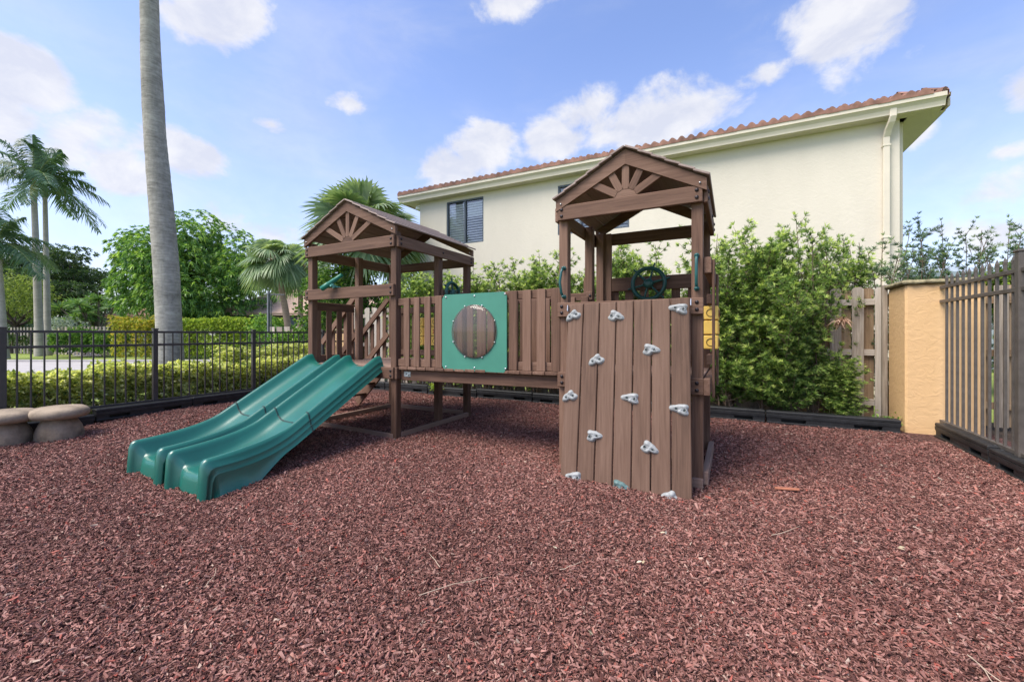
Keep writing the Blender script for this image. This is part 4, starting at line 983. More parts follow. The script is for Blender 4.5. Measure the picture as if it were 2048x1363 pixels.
for i, (x, y, k, sc, lb) in enumerate(hedge): shrub(k, x, y, i*1.9, sc, lb, 'feathery hedge shrubs along the back')
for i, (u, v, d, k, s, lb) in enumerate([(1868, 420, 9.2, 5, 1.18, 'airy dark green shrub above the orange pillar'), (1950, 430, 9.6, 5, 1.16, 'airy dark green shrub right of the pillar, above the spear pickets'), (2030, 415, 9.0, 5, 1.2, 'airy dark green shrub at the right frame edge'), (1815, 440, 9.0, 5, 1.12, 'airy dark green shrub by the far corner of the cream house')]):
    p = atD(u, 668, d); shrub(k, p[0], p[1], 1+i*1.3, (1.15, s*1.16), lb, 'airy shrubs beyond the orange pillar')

def add_foliage(name, V, F, tt, m, parent): return fastmesh(name, V, F, m, parent, None, {'tint': tt})
def limb_tree(mb, base, top, r0, n=6, spread=1.2, r1=.3, seed=0):
    """trunk plus limbs fanning into the crown"""
    base = np.array(base, float); top = np.array(top, float)
    tr = [base+(top-base)*t+np.array([.1*math.sin(3*t+seed), .08*math.cos(2*t+seed), 0])*(t > 0) for t in np.linspace(0, 1, 6)]; mb.tube(tr, list(np.linspace(r0, r0*.7, 6)), 10)
    for i in range(n):
        a = i*6.283/n+seed; L = spread*rng.uniform(.7, 1.1); br = bent(tr[-1]-(top-base)*.04*rng.random(), (math.cos(a), math.sin(a), rng.uniform(.5, 1.3)), L, 5, .03, .12); mb.tube(br, list(np.linspace(r0*.55, r0*.1, 6)), 7)
        for j in range(2): b2 = bent(br[2+j], np.array([math.cos(a+rng.normal(0, .8)), math.sin(a+rng.normal(0, .8)), .6]), L*.55, 4, .02, .15); mb.tube(b2, list(np.linspace(r0*.25, r0*.05, 5)), 5)
def blob_crown(blobs, per, L, W, n, spread, droop, light=.25, up=.35, tbase=.42, shell=.35, nseg=2):
    """leaf rosettes through a set of ellipsoid clumps: (centre, radii)"""
    parts = []
    for c, r in blobs:
        c = np.array(c, float); r = np.array(r, float) if np.ndim(r) else np.array([r, r, r*.8]); N = max(4, int(per*np.prod(r)**(2/3)))
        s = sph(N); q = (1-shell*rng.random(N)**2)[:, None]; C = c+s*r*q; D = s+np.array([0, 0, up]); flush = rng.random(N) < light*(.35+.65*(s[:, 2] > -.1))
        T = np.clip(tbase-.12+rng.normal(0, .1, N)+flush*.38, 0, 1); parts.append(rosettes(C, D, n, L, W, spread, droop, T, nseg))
    return joinm(parts)
def clumps(c, r, n, rb, flat=.85, bottom=-.45):
    c = np.array(c, float); r = np.array(r, float); out = []
    while len(out) < n:
        s = sph(1)[0]
        if s[2] < bottom: continue
        out.append((c+s*r*(1-.75*rb/np.min(r)*rng.uniform(.5, 1.0))*rng.uniform(.72, 1.0), np.array([1, 1, flat])*rb*rng.uniform(.7, 1.2)))
    return out
BARK = mat_bark('grey_brown_bark', (.10, .08, .065), (.24, .20, .165)); DBARK = mat_bark('dark_bark', (.035, .028, .025), (.10, .08, .07))

# mango tree
def px_ground(u, d): p = atD(u, HOR, d); return np.array([p[0], p[1], -.12])
rng = np.random.default_rng(5)
MANGO = mat_leaf('mango_leaf', (.050, .130, .042), (.170, .330, .075), (.56, .74, .15), .38, .38)
b = px_ground(384, 27); T_ = thing('mango_tree', b, 'big round mango tree with glossy drooping leaves behind the palm trunk', 'tree')
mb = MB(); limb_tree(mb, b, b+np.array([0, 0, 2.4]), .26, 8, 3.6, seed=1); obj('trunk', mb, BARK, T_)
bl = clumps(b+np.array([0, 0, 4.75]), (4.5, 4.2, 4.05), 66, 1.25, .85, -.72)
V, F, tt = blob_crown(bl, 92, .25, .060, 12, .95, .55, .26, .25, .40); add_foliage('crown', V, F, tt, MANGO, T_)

# screening shrubs left of the house (behind the slide tower)
SCR = mat_leaf('screen_shrub_leaf', (.045, .115, .030), (.155, .290, .060), (.48, .64, .12), .4, .34)
for (u, d, rr, hz, lb) in ((652, 11.6, (.90, .8, 1.55), 1.95, 'dense dark screening shrub left of the slide tower rear'), (700, 12.2, (1.1, .9, 1.45), 2.1, 'dense dark screening shrub seen through the slide tower opening'), (790, 12.6, (1.0, .8, 1.25), 1.85, 'dense screening shrub at the left corner of the cream house')):
    b = px_ground(u, d); t = thing('screening_shrub', b, lb, 'shrub', 'dense screening shrubs beside the house')
    mb = MB(); limb_tree(mb, b, b+np.array([0, 0, .7]), .06, 6, 1.0, seed=u); obj('stems', mb, BARK, t)
    bl = clumps(b+np.array([0, 0, hz]), rr, 44, .42, 1.0, -.98)
    V, F, tt = blob_crown(bl, 300, .075, .034, 9, 1.0, .15, .25, .4, .38); add_foliage('foliage', V, F, tt, SCR, t)

# fan palms
FAN = mat_leaf('fan_palm_leaf', (.070, .125, .068), (.205, .30, .155), (.50, .57, .35), .42, .36)
FBARK = mat_bark('fan_palm_trunk', (.16, .115, .08), (.34, .27, .20), (5, 5, 22))
def fan_palm(base, hgt, lean, nf, fr, pet, label, tr=.13, seed=3, droopk=1.):
    global rng; rng = np.random.default_rng(seed)
    base = np.array(base, float); t = thing('fan_palm', base, label, 'palm'); top = base+np.array([lean[0], lean[1], hgt])
    path = [base+(top-base)*s+np.array(lean+(0,))*.25*math.sin(math.pi*s)*-1 for s in np.linspace(0, 1, 14)]
    mb = MB(); mb.tube(path, [tr*(1.15-.3*s+.03*math.sin(s*60)) for s in np.linspace(0, 1, 14)], 14); obj('trunk', mb, FBARK, t)
    mb = MB(); 
    for k in range(26):
        a = k*2.4; z = -.1-.5*(k/26); p = top+np.array([0, 0, z]); mb.beam(p+np.array([math.cos(a), math.sin(a), 0])*tr*.7, p+np.array([math.cos(a)*tr*1.7, math.sin(a)*tr*1.7, .22]), .05, .02)
    obj('leaf_bases', mb, FBARK, t)
    mbp = MB(); parts = []
    for k in range(nf):
        a = k*2.39996+rng.normal(0, .15); e = R(78)-R(118)*((k+.5)/nf)**.9; h = np.array([math.cos(a)*math.cos(e), math.sin(a)*math.cos(e), math.sin(e)]); L = pet*rng.uniform(.85, 1.1)
        c = top+h*L-np.array([0, 0, .10*L]); mbp.tube([top, top+h*L*.5+np.array([0, 0, .02]), c], [.018, .014, .010], 5)
        fwd = nrm(h-np.array([0, 0, .25])); sd = nrm(np.cross(fwd, (0, 0, 1)+rng.normal(0, .45, 3))); nn = np.cross(sd, fwd)
        ns = 38; an = np.linspace(-R(128), R(128), ns); dirs = fwd[None]*np.cos(an)[:, None]+sd[None]*np.sin(an)[:, None]+nn[None]*(.18*np.abs(np.sin(an)))[:, None]+nn[None]*.10*((np.arange(ns) % 2)*2-1)[:, None]*.35
        LL = fr*(.72+.28*np.cos(an*.62))*rng.uniform(.93, 1.05, ns); side = np.cross(dirs, nn+rng.normal(0, .1, (ns, 3)))
        parts.append(strips(np.repeat(c[None], ns, 0), dirs, LL, fr*.100, rng.uniform(.30, .62)*droopk, 4, np.clip(.42+.22*max(0, math.sin(e))+rng.normal(0, .05)+rng.normal(0, .12, ns), 0, 1), side, [.16, .9, 1.0, .62, .03]))
    obj('leaf_stalks', mbp, FBARK, t); V, F, tt = joinm(parts); add_foliage('crown', V, F, tt, FAN, t)
tp = atD(722, 462, 12.8); b = px_ground(722, 12.8); fan_palm(b, tp[2]+.10, (.1, .1), 46, 1.05, 1.02, 'large fan palm rising behind the slide tower roof', .16, 4)
tp = atD(548, 520, 18.0); b = px_ground(580, 18.0); fan_palm(b, tp[2]+.12, (tp[0]-b[0], tp[1]-b[1]), 28, .84, .66, 'slender leaning fan palm between mango tree and slide tower', .13, 9, 1.5)
tp = atD(600, 535, 20); b = px_ground(600, 20); fan_palm(b, tp[2]+.12, (.1, .0), 26, .85, .8, 'small fan palm half hidden behind the screening shrub', .12, 14, 1.4)

# royal palm trunk
def royal():
    d = 9.4; b = px_ground(341, d); t = thing('royal_palm', b, 'tall smooth grey palm trunk leaving the top of the frame', 'palm')
    ctr = [(343, 800, 49), (341, 716, 47), (337.5, 640, 44.5), (333, 540, 44.5), (325, 440, 43), (316, 340, 39.5), (309.5, 270, 37.5), (306, 200, 37.5), (301.5, 120, 35), (300, 60, 32.5), (298.5, 0, 32), (296, -120, 30), (293, -300, 28)]
    P = [atD(u, v, d) for u, v, w in ctr]; r = [w*d/FPX/2*.95 for u, v, w in ctr]
    # resample finely with small irregular rings
    zs = [p[2] for p in P]; zz = np.linspace(-.12, zs[-1], 150); xs = np.interp(zz, zs, [p[0] for p in P]); ys = np.interp(zz, zs, [p[1] for p in P]); rr = np.interp(zz, zs, r)
    k = np.ones(9)/9; pad = lambda a: np.convolve(np.pad(a, 4, 'edge'), k, 'valid'); xs, ys, rr = pad(xs), pad(ys), pad(rr)
    rr = rr*(1+.006*np.sin(zz*37)+.010*rng.normal(size=150)*.5+.02*np.exp(-((zz-6.35)/.12)**2)+.015*np.exp(-((zz-4.95)/.15)**2))
    mb = MB(); mb.tube(list(np.stack([xs, ys, zz], -1)), list(rr), 28)
    n = NT('royal_palm_bark'); c = n.coord(); a = n.noise(n.mapping(c, (4.5, 4.5, 24)), 1, 6, .65, .5); bb = n.noise(n.mapping(c, (1.2, 1.2, 1.6)), 1, 6, .6); st = n.noise(n.mapping(c, (30, 30, 2)), 1, 4, .6); kk = n.noise(n.mapping(c, (14, 14, 9)), 1, 5, .7)
    n.bump(n.math('ADD', a, n.math('MULTIPLY', st, .5)), .55, .015)
    f = n.math('ADD', n.math('MULTIPLY', a, .4), n.math('ADD', n.math('MULTIPLY', bb, .35), n.math('MULTIPLY', kk, .25)))
    m = n.set(n.ramp(f, [(.36, (.15, .142, .128)), (.5, (.29, .278, .256)), (.64, (.45, .43, .395))]), .9, .15)
    obj('trunk', mb, m, t)
    top = P[-1]; parts = []; mb = MB(); mb.tube([top, top+np.array([0, 0, .8]), top+np.array([0, 0, 1.6])], [.17, .16, .08], 14); obj('crownshaft', mb, mat_plain('green_crownshaft', (.10, .19, .06), .4), t)
    for k in range(14): parts += frond(top+np.array([0, 0, 1.5]), k*2.4, R(70-8*k), 3.0, .75)
    V, F, tt = joinm(parts); add_foliage('crown', V, F, tt, FEA, t)
FEA = mat_leaf('feather_palm_leaf', (.040, .090, .052), (.105, .185, .105), (.28, .38, .21), .42, .3)
def frond(c, a, e, L, ll, n=44, droop=.75, rach=None, plum=.35):
    """one feather frond: leaflets hanging off an arching midrib"""
    t = np.linspace(.0, 1, n); d = np.array([math.cos(a)*math.cos(e), math.sin(a)*math.cos(e), math.sin(e)]); P = c+d[None]*(L*t)[:, None]; P[:, 2] -= droop*L*t**2*.8
    tan = np.gradient(P, axis=0); tan = unit(tan); hs = unit(np.cross(tan, np.array([0, 0, 1.])[None]+1e-6)); up_ = np.cross(hs, tan)
    if rach is not None: rach.tube(list(P[::4]), list(np.linspace(.022, .006, len(P[::4]))), 5)
    parts = []; sel = t > .13
    for s_ in (-1, 1):
        dd = hs*s_+tan*.55+up_*rng.normal(plum, .3, n)[:, None]; LL = ll*np.sin(math.pi*np.clip(.12+.84*t, 0, 1))**.7*rng.uniform(.85, 1.1, n)
        parts.append(strips(P[sel], dd[sel], LL[sel], ll*.095, rng.uniform(.45, .95, n)[sel], 3, np.clip(rng.normal(.38, .14, n)[sel], 0, 1), np.cross(dd, up_)[sel]*1+tan[sel]))
    parts.append(strips(P[:-1], P[1:]-P[:-1], np.linalg.norm(P[1:]-P[:-1], axis=1)*1.05, .03, 0, 2, np.full(n-1, .7), None, [1, 1, 1]))
    return parts
royal()
PBARK = mat_bark('pale_palm_bark', (.26, .245, .215), (.46, .43, .38), (3, 3, 16), .35)
def feather_palm(u_base, u_top, v_top, d, tr, nf, L, label, seed, fruit=False):
    global rng; rng = np.random.default_rng(seed); b = px_ground(u_base, d); top = atD(u_top, v_top, d); t = thing('feather_palm', b, label, 'palm', 'slim feather palms on the lawn')
    path = [b+(top-b)*s for s in np.linspace(0, 1, 20)]; mb = MB(); mb.tube(path, [tr*(1.25-.5*s+.25*math.exp(-s*18)+.012*math.sin(s*120)) for s in np.linspace(0, 1, 20)], 14); obj('trunk', mb, PBARK, t)
    mb = MB(); mb.tube([top, top+np.array([0, 0, .5]), top+np.array([0, 0, 1.1])], [tr*.95, tr*.9, tr*.4], 12); obj('crownshaft', mb, mat_plain('yellow_green_crownshaft', (.36, .33, .10) if fruit else (.14, .20, .07), .45), t)
    parts = []; mb = MB(); c = top+np.array([0, 0, 1.0])
    for k in range(nf): parts += frond(c, k*2.39996+seed, R(84)-R(92)*(k/nf), L*rng.uniform(.85, 1.1), .85, 62, .36+.62*(k/nf), mb, .2)
    obj('midribs', mb, mat_plain('palm_midrib', (.20, .24, .08), .5), t); V, F, tt = joinm(parts); add_foliage('crown', V, F, tt, FEA, t)
feather_palm(80, 68, 392, 26, .18, 12, 3.5, 'slim feather palm with yellow crownshaft, left of the close pair', 31, True)
feather_palm(96, 90, 395, 27, .15, 13, 3.7, 'slim feather palm with the arching right hand fronds, right of the close pair', 36)
feather_palm(6, -4, 520, 23, .20, 13, 2.7, 'slim feather palm cut by the left frame edge', 47)

# trees far left
rng = np.random.default_rng(8)
PON = mat_leaf('dark_feathery_leaf', (.026, .058, .026), (.075, .135, .050), (.19, .26, .08), .5, .3)
b = px_ground(95, 42); t = thing('spreading_tree', b, 'dark feathery spreading tree behind the slim palms', 'tree'); mb = MB(); limb_tree(mb, b, b+np.array([0, 0, 3.2]), .35, 9, 6.5, seed=2); obj('trunk', mb, DBARK, t)
bl = [(b+np.array([rng.uniform(-6.6, 6.8)*cth, rng.uniform(-6.6, 6.8)*sth, 0])*1+np.array([0, rng.uniform(-2.5, 2.5), 0])+np.array([0, 0, rng.uniform(3.2, 9.6)]), (1.9*rng.uniform(.7, 1.2), 1.9*rng.uniform(.7, 1.1), .55)) for _ in range(70)]
bl = [(np.array([b[0]+(c[0]-b[0]), b[1]+(c[1]-b[1]), c[2] if np.hypot(c[0]-b[0], c[1]-b[1]) < 4.5 else min(c[2], 8.4)]), r) for c, r in bl]
V, F, tt = blob_crown(bl, 95, .30, .075, 9, .8, .25, .18, .5, .40, .6); add_foliage('crown', V, F, tt, PON, t)
LIM = mat_leaf('lime_leaf', (.09, .145, .035), (.24, .32, .075), (.48, .54, .15), .5, .38)
b = px_ground(28, 30); t = thing('lime_green_tree', b, 'small lime green tree with a forked dark trunk', 'tree'); mb = MB(); limb_tree(mb, b, b+np.array([0, 0, 2.0]), .19, 7, 2.6, seed=4); obj('trunk', mb, DBARK, t)
bl = clumps(b+np.array([.1, 0, 3.75]), (3.0, 2.6, 2.1), 46, .85, .75, -.75); V, F, tt = blob_crown(bl, 120, .12, .035, 10, 1.0, .3, .35, .3, .42, .7); add_foliage('crown', V, F, tt, LIM, t)
YUC = mat_leaf('yucca_leaf', (.055, .13, .045), (.16, .29, .090), (.42, .56, .18), .4, .3)
b = px_ground(194, 31); t = thing('yucca_tree', b, 'multi stemmed yucca tree with spiky leaf heads beyond the far fence', 'tree'); mb = MB(); parts = []
for k in range(26):
    a = rng.uniform(0, 6.283); r_ = rng.uniform(.2, 2.5); z = rng.uniform(1.9, 4.3)-.35*r_; hd = b+np.array([math.cos(a)*r_, math.sin(a)*r_, z]); mid = b+np.array([math.cos(a)*r_*.35, math.sin(a)*r_*.35, z*.5])
    mb.tube([b+rng.normal(0, .12, 3)*np.array([1, 1, 0]), mid, hd], [.10, .075, .05], 7); dd = sph(60); dd[:, 2] = np.abs(dd[:, 2])*.9-.15
    parts.append(strips(np.repeat(hd[None], 60, 0), dd, rng.uniform(.55, .95, 60), .085, .25, 3, np.clip(rng.normal(.42, .2, 60), 0, 1)))
obj('trunk', mb, BARK, t); V, F, tt = joinm(parts); add_foliage('crown', V, F, tt, YUC, t)
SIL = mat_leaf('silver_leaf', (.15, .21, .18), (.34, .41, .37), (.56, .62, .56), .6, .25)
def bush(u, d, rr, hz, m, L, W, per, label, name='round_bush', light=.3, seed=1, cl=22, rb=.45, cat='bush', group=None, tb=.42):
    global rng; rng = np.random.default_rng(seed); b = px_ground(u, d); t = thing(name, b, label, cat, group); mb = MB(); limb_tree(mb, b, b+np.array([0, 0, hz*.3]), .05, 5, max(rr)*.8, seed=seed); obj('stems', mb, BARK, t)
    bl = clumps(b+np.array([0, 0, hz]), rr, cl, rb, .9, -.95); V, F, tt = blob_crown(bl, per, L, W, 9, 1.0, .25, light, .35, tb); add_foliage('foliage', V, F, tt, m, t)
YG = mat_leaf('yellow_green_leaf', (.08, .150, .020), (.23, .35, .045), (.52, .60, .09), .45, .34)
GR = mat_leaf('fresh_green_leaf', (.040, .115, .024), (.140, .290, .055), (.40, .56, .12), .42, .34)
bush(137, 29, (1.45, 1.2, 1.15), 1.5, SIL, .17, .04, 130, 'silvery leaved bush in front of the dark trees', 'silver_bush', .4, 3)
bush(322, 30, (1.1, 1.0, .95), 1.3, SIL, .30, .025, 120, 'pale grassy bush beside the palm trunk', 'pale_bush', .5, 5)
bush(167, 27, (1.0, .8, .5), 1.35, GR, .11, .05, 170, 'fresh green bush leaning over the far wooden fence', 'green_bush', .5, 6)
bush(462, 27, (.75, .7, .65), 1.7, YG, .11, .05, 190, 'bright yellow green bush above the clipped hedge', 'green_bush', .5, 7)
bush(537, 20.5, (1.5, 1.0, .72), 1.55, GR, .13, .05, 150, 'spreading green bush behind the slim sign post', 'green_bush', .35, 8)
bush(60, 33, (2.2, 1.2, .9), .7, PON, .16, .06, 90, 'dark low shrub row under the lime green tree', 'low_shrub', .2, 9)
bush(2040, 9.0, (.75, .6, .42), 2.32, YG, .10, .045, 260, 'bright lime foliage spilling over the fence at right', 'vine_bush', .4, 10, tb=.35)
bush(2075, 6.6, (.30, .35, .75), .75, GR, .10, .04, 260, 'leafy green bush seen through the tall metal pickets', 'green_bush', .4, 12, 16, .26)

# clipped hedges
def hedge_box(corner0, corner1, depth, z0, z1, m, L, W, n, label, name, light=.3, seed=2, wob=.12, twig=True, tb=.45):
    """a clipped hedge: leaf clusters over and just under the surface of a long block"""
    global rng; rng = np.random.default_rng(seed); a = np.array(corner0, float)[:2]; b = np.array(corner1, float)[:2]; d = b-a; Ln = np.linalg.norm(d); d = d/Ln; q = np.array([-d[1], d[0]])*(1 if depth > 0 else -1); depth = abs(depth)
    s = rng.random(n)*Ln; face = rng.random(n); off = np.empty(n); z = np.empty(n); nr = np.zeros((n, 3))
    H = z1-z0; pt = depth/(depth+2*H); top = face < pt*1.3; l_ = (~top) & (face < .5+pt*.65); r_ = (~top) & (~l_)
    wv = wob*(np.sin(s*2.1+seed)+.7*np.sin(s*5.3+1)+.5*np.sin(s*11+z0))*.5
    off[top] = rng.uniform(0, depth, top.sum()); z[top] = z1+wv[top]*.7; nr[top] = (0, 0, 1)
    off[l_] = wv[l_]*.6; z[l_] = z0+H*rng.random(l_.sum()); nr[l_] = (-q[0], -q[1], .25); off[r_] = depth-wv[r_]*.6; z[r_] = z0+H*rng.random(r_.sum()); nr[r_] = (q[0], q[1], .25)
    inn = rng.random(n)**1.6*.42; P = np.stack([a[0]+d[0]*s+q[0]*off, a[1]+d[1]*s+q[1]*off, z], -1)-nr*inn[:, None]+rng.normal(0, .025, (n, 3))
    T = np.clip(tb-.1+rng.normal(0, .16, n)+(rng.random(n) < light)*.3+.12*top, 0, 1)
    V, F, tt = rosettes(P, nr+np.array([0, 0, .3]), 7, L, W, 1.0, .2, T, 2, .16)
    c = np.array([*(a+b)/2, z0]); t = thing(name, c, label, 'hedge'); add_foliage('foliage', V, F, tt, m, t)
    if twig:
        mb = MB()
        for k in range(int(Ln*9)):
            p = np.array([*(a+d*rng.uniform(0, Ln)+q*rng.uniform(.2, .8)*depth), z0-.05]); br = bent(p, (rng.normal(0, .4), rng.normal(0, .4), 1), H*rng.uniform(.7, .95), 5, 0, .16); mb.tube(br, list(np.linspace(.011, .004, 6)), 5, cap=False)
        obj('stems', mb, TWIG, t)
VAR = mat_leaf('variegated_leaf', (.10, .155, .040), (.48, .53, .16), (.86, .84, .46), .45, .40)
hedge_box((-8.78, -.6), (-8.62, 7.3), .78, .03, .66, VAR, .062, .036, 15000, 'pale variegated hedge right behind the low metal fence', 'variegated_hedge', .4, 6, .13)
hedge_box((-9.3, 4.9), (-9.2, 7.4), .7, .03, .93, VAR, .062, .036, 4200, 'taller variegated hedge clump near the low orange wall', 'variegated_hedge', .35, 16, .15, False)
def hx(u0, u1, d0, d1, dep, v_top, v_bot, *a, **k):
    p = atD(u0, HOR, d0); q = atD(u1, HOR, d1); dm = (d0+d1)/2; hedge_box(p, q, dep, max(-.12, CH+(HOR-v_bot)/FPX*dm), CH+(HOR-v_top)/FPX*dm, *a, **k)
YG2 = mat_leaf('orange_tipped_leaf', (.10, .165, .020), (.34, .38, .045), (.66, .50, .10), .45, .34)
hx(212, 345, 21.5, 21.5, 2.0, 640, 712, YG2, .095, .045, 5200, 'clipped hedge with orange tipped leaves left of the palm trunk', 'clipped_hedge', light=.45, seed=21, wob=.3, twig=False)
hx(345, 533, 21.0, 21.0, 2.0, 638, 712, YG, .095, .045, 6500, 'bright yellow green clipped hedge right of the palm trunk', 'clipped_hedge', light=.4, seed=22, wob=.16, twig=False)
hx(95, 215, 24.5, 24.5, 1.5, 668, 702, GR, .12, .06, 3000, 'low fresh green shrub border along the curved path', 'shrub_border', light=.5, seed=23, wob=.4, twig=False)
hx(528, 660, 13.8, 13.0, 1.2, 668, 735, GR, .075, .035, 4200, 'fresh green hedge between sign post and low orange wall', 'green_hedge', light=.35, seed=24, wob=.25, twig=False)
hx(-160, 60, 30, 29, 2.0, 672, 690, PON, .14, .07, 2200, 'dark low hedge at the far left edge of the lawn', 'low_hedge', light=.2, seed=25, wob=.4, twig=False)

# distant wooden fences, houses
def far_fence(u0, u1, d0, d1, z, label):
    p = px_ground(u0, d0); q = px_ground(u1, d1); n = int(np.linalg.norm(q-p)/.20); F = thing('wooden_fence', (p+q)/2, label, 'fence'); d = nrm(q-p); nn = np.array([-d[1], d[0], 0])
    for i in range(min(n, 99)):
        c = p+(q-p)*(i+.5)/min(n, 99); L_ = np.linalg.norm(q-p)/min(n, 99); mb = MB(); mb.cbox(c+np.array([0, 0, z/2+random.uniform(-.01, .01)])+nn*(.0 if i % 2 else .07), (0, 0, 1), d, nn, z/2, L_*.44, .012, .004); obj('board', mb, GREYW, F)
    for h in (.4, z-.25): mb = MB(); mb.beam(p+np.array([0, 0, h])+nn*.035, q+np.array([0, 0, h])+nn*.035, .04, .09); obj('rail', mb, GREYW, F)
far_fence(18, 215, 30, 26.5, 1.85, 'far grey board fence beneath the yucca tree')
far_fence(535, 660, 17.8, 16.8, 1.68, 'far grey board fence behind the leaning fan palm trunk')
rv3 = np.array([cth, sth, 0]); fv3 = np.array([-sth, cth, 0]); UP = np.array([0, 0, 1.])
def far_house(u0, u1, d, zw, zr, depth, wm, rm, label, extra=None):
    p = px_ground(u0, d); q = px_ground(u1, d); H = thing('house', (p+q)/2+fv3*depth/2, label, 'house'); w = np.linalg.norm(q-p); c = (p+q)/2+fv3*depth/2
    mb = MB(); mb.cbox(c+UP*zw/2, rv3, fv3, UP, w/2, depth/2, zw/2, .01); obj('wall', mb, wm, H)
    o = .5; A = [c+rv3*sx*(w/2+o)+fv3*sy*(depth/2+o)+UP*zw for sx, sy in ((-1, -1), (1, -1), (1, 1), (-1, 1))]; rg = [c-rv3*(w/2-depth*.35)+UP*zr, c+rv3*(w/2-depth*.35)+UP*zr] if w > depth*.8 else [c-rv3*.3+UP*zr, c+rv3*.3+UP*zr]
    mb = MB(); low = [a-UP*.18 for a in A]; mb.add(A+rg+low, [(0, 1, 5, 4), (1, 2, 5), (2, 3, 4, 5), (3, 0, 4), (6, 7, 1, 0), (7, 8, 2, 1), (8, 9, 3, 2), (9, 6, 0, 3), (9, 8, 7, 6)])
    obj('roof', mb, rm, H); return H, p, q
def mat_tilefar(name, c):
    n = NT(name); co_ = n.coord(); w = n.n('ShaderNodeTexWave'); w.bands_direction = 'Z'; n.l(co_, w.inputs[0]); w.inputs['Scale'].default_value = 2.6; w.inputs['Distortion'].default_value = .6; w.inputs['Detail'].default_value = 2
    f = n.noise(co_, 3, 5); n.bump(w.outputs[1], .8, .06)
    return n.set(n.mix(.5, n.ramp(w.outputs[1], [(.0, tuple(v*.55 for v in c)), (.5, c)]), n.ramp(f, [(.3, tuple(v*.7 for v in c)), (.7, tuple(min(1, v*1.3) for v in c))])), .85, .2)
TF1 = mat_tilefar('far_orange_tile', (.42, .23, .15)); TF2 = mat_tilefar('far_pale_tile', (.50, .36, .27))
PINK = mat_stucco('far_pink_stucco', (.62, .47, .42), 3, .2); 
H, p, q = far_house(214, 296, 44, 3.3, 4.7, 8, PINK, TF1, 'far pink house between the yucca and the mango tree')
mb = MB(); mb.cbox(atD(238, 640, 43.9)*np.array([1, 1, 0])+UP*2.0, rv3, fv3, UP, .9, .06, 1.2, .01); w_ = obj('window', mb, FRAMEM, H)
mb = MB(); mb.cbox(atD(262, 640, 43.9)*np.array([1, 1, 0])+UP*1.9, rv3, fv3, UP, .7, .05, 1.4, .01); obj('shutter', mb, TF1, H)
H, p, q = far_house(455, 760, 27, 2.75, 5.6, 9, mat_stucco('far_dark_wall', (.20, .19, .18), 3, .2), TF2, 'far house with pale tiled roof behind the leaning fan palm')  # wall in one dark grey stucco colour
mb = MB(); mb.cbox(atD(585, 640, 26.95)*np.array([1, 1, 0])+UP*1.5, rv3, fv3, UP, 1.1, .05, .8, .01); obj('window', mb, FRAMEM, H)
H, p, q = far_house(1770, 2200, 15, 3.55, 4.6, 9, mat_stucco('far_grey_wall', (.42, .47, .50), 3, .2), mat_plain('blue_grey_roof', (.30, .36, .40), .7, scale=3), 'low blue grey building far behind the right hand shrubs')
mb = MB(); mb.cbox(atD(1905, 640, 14.95)*np.array([1, 1, 0])+UP*2.3, rv3, fv3, UP, .7, .05, .6, .01); obj('window', mb, FRAMEM, H)

# far wood closing the horizon
rng = np.random.default_rng(77); bl = []
for k in range(150):
    u = rng.uniform(-700, 1100) if k < 110 else rng.uniform(1700, 3200); d = rng.uniform(62, 85); c = atD(u, HOR, d); z = rng.uniform(.5, 3.6); bl.append((np.array([c[0], c[1], z]), (3.2, 3.0, 1.9)))
V, F, tt = blob_crown(bl, 26, .8, .3, 7, 1, .2, .15, .4, .38); o = fastmesh('distant_wood', V, F, PON, None, None, {'tint': tt}); tag(o, 'distant dark tree line closing the view beyond the lawn', 'wood', kind='stuff')

# ------------------------------------------------------------------ small things
rng = np.random.default_rng(4)
def dead_bundle():
    c = atD(1682, 640, 5.72); n = 90; D = sph(n); D[:, 2] = D[:, 2]*.6-.2; V, F, tt = strips(c+rng.normal(0, .03, (n, 3)), D, rng.uniform(.05, .12, n), .016, .5, 3)
    o = fastmesh('dead_leaf_bundle', V, F, mat_leaf('dead_leaf', (.16, .08, .04), (.34, .20, .13), (.55, .38, .27), .7, .2), None, None, {'tint': tt}); tag(o, 'bundle of dry brown leaves caught on the hedge right side', 'leaves')
dead_bundle()
def weed(x, y, z, label, n=70, L=.10, m=GR):
    D = sph(n); D[:, 2] = np.abs(D[:, 2]); P = np.array([x, y, z])+rng.normal(0, .09, (n, 3))*np.array([1, .5, .4])+np.array([0, 0, .06]); V, F, tt = strips(P, D, rng.uniform(.5, 1, n)*L, L*.32, .4, 2)
    o = fastmesh('weed', V, F, m, None, None, {'tint': tt}); tag(o, label, 'weed')
p = atZ(895, 778, .05); weed(p[0], 6.93, .08, 'small pale green weed growing over the edging below the bridge', 120, .10, YG)
p = atZ(1770, 838, .0); weed(1.78, 7.22, .05, 'small green weed at the foot of the orange pillar', 60, .09)
TW = mat_plain('dry_pale_twig', (.42, .33, .24), .85, var=.3)
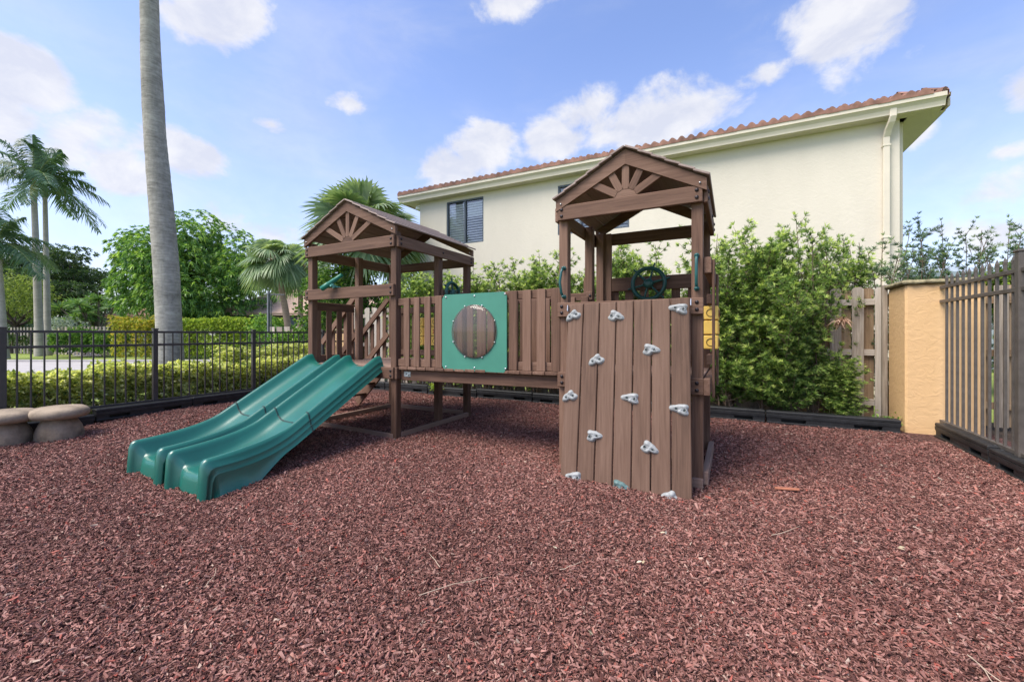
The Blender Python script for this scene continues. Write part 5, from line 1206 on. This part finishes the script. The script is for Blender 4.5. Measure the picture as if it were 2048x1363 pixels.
tw = [((1935, 1312), (2030, 1388), 'long pale twig lying at the lower right corner'), ((1940, 1315), (1995, 1375), 'thin pale twig crossing the long twig at lower right'), ((838, 1180), (978, 1148), 'long thin twig lying in the middle foreground'), ((410, 1165), (432, 1128), 'short pale twig in the left foreground'), ((1543, 1083), (1600, 1068), 'thin grey twig right of centre on the mulch'), ((1120, 1135), (1165, 1120), 'curved pale twig below the climbing wall'), ((880, 1128), (858, 1102), 'tiny pale twig left of centre')]
for a, b_, lb in tw:
    p = atZ(*a, -.045); q = atZ(*b_, -.045); mid = (p+q)/2+rng.normal(0, .012, 3)*np.array([1, 1, .2])
    for w in (p, q, mid): w[2] = float(gz(w[0], w[1]))+.034
    mb = MB(); mb.tube([p, (p+mid)/2+rng.normal(0, .003, 3), mid, (q+mid)/2+rng.normal(0, .003, 3), q], [.0022, .002, .0019, .0016, .001], 6); o = obj('twig', mb, TW); tag(o, lb, 'twig', 'dry twigs on the mulch')
p = atZ(1574, 981, -.01); mb = MB(); mb.cbox((p[0], p[1], float(gz(p[0], p[1]))+.03), nrm((1, .15, .05)), nrm((-.15, 1, 0)), nrm((-.05, 0, 1)), .085, .014, .008, .004); tag(obj('wood_splinter', mb, mat_plain('red_brown_splinter', (.36, .14, .08), .8)), 'flat reddish wood splinter lying right of the climbing wall', 'wood chip')
lf = mat_leaf('fallen_pale_leaf', (.40, .33, .20), (.52, .45, .30), (.66, .60, .45), .8, .1)
for i, ((u, v), lb) in enumerate([((314, 812), 'pale fallen leaf by the edging left of the slides'), ((1110, 1096), 'small cream fallen leaf below the climbing wall'), ((1283, 1123), 'small cream petal right of the fallen leaf'), ((1795, 1112), 'tan fallen leaf on the right of the mulch'), ((1180, 1262), 'tan fallen leaf in the near foreground'), ((1330, 1072), 'pale fallen leaf right below the climbing wall')]):
    p = atZ(u, v, -.04); p[2] = float(gz(p[0], p[1]))+.036; V, F, tt = strips(np.array([p, p+np.array([.01, .006, .002])]), np.array([[math.cos(i*2), math.sin(i*2), .12], [math.cos(i*2+.8), math.sin(i*2+.8), .2]]), .034, .018, .2, 3); o = fastmesh('fallen_leaf', V, F, lf, None, None, {'tint': tt}); tag(o, lb, 'leaf', 'fallen leaves on the mulch')
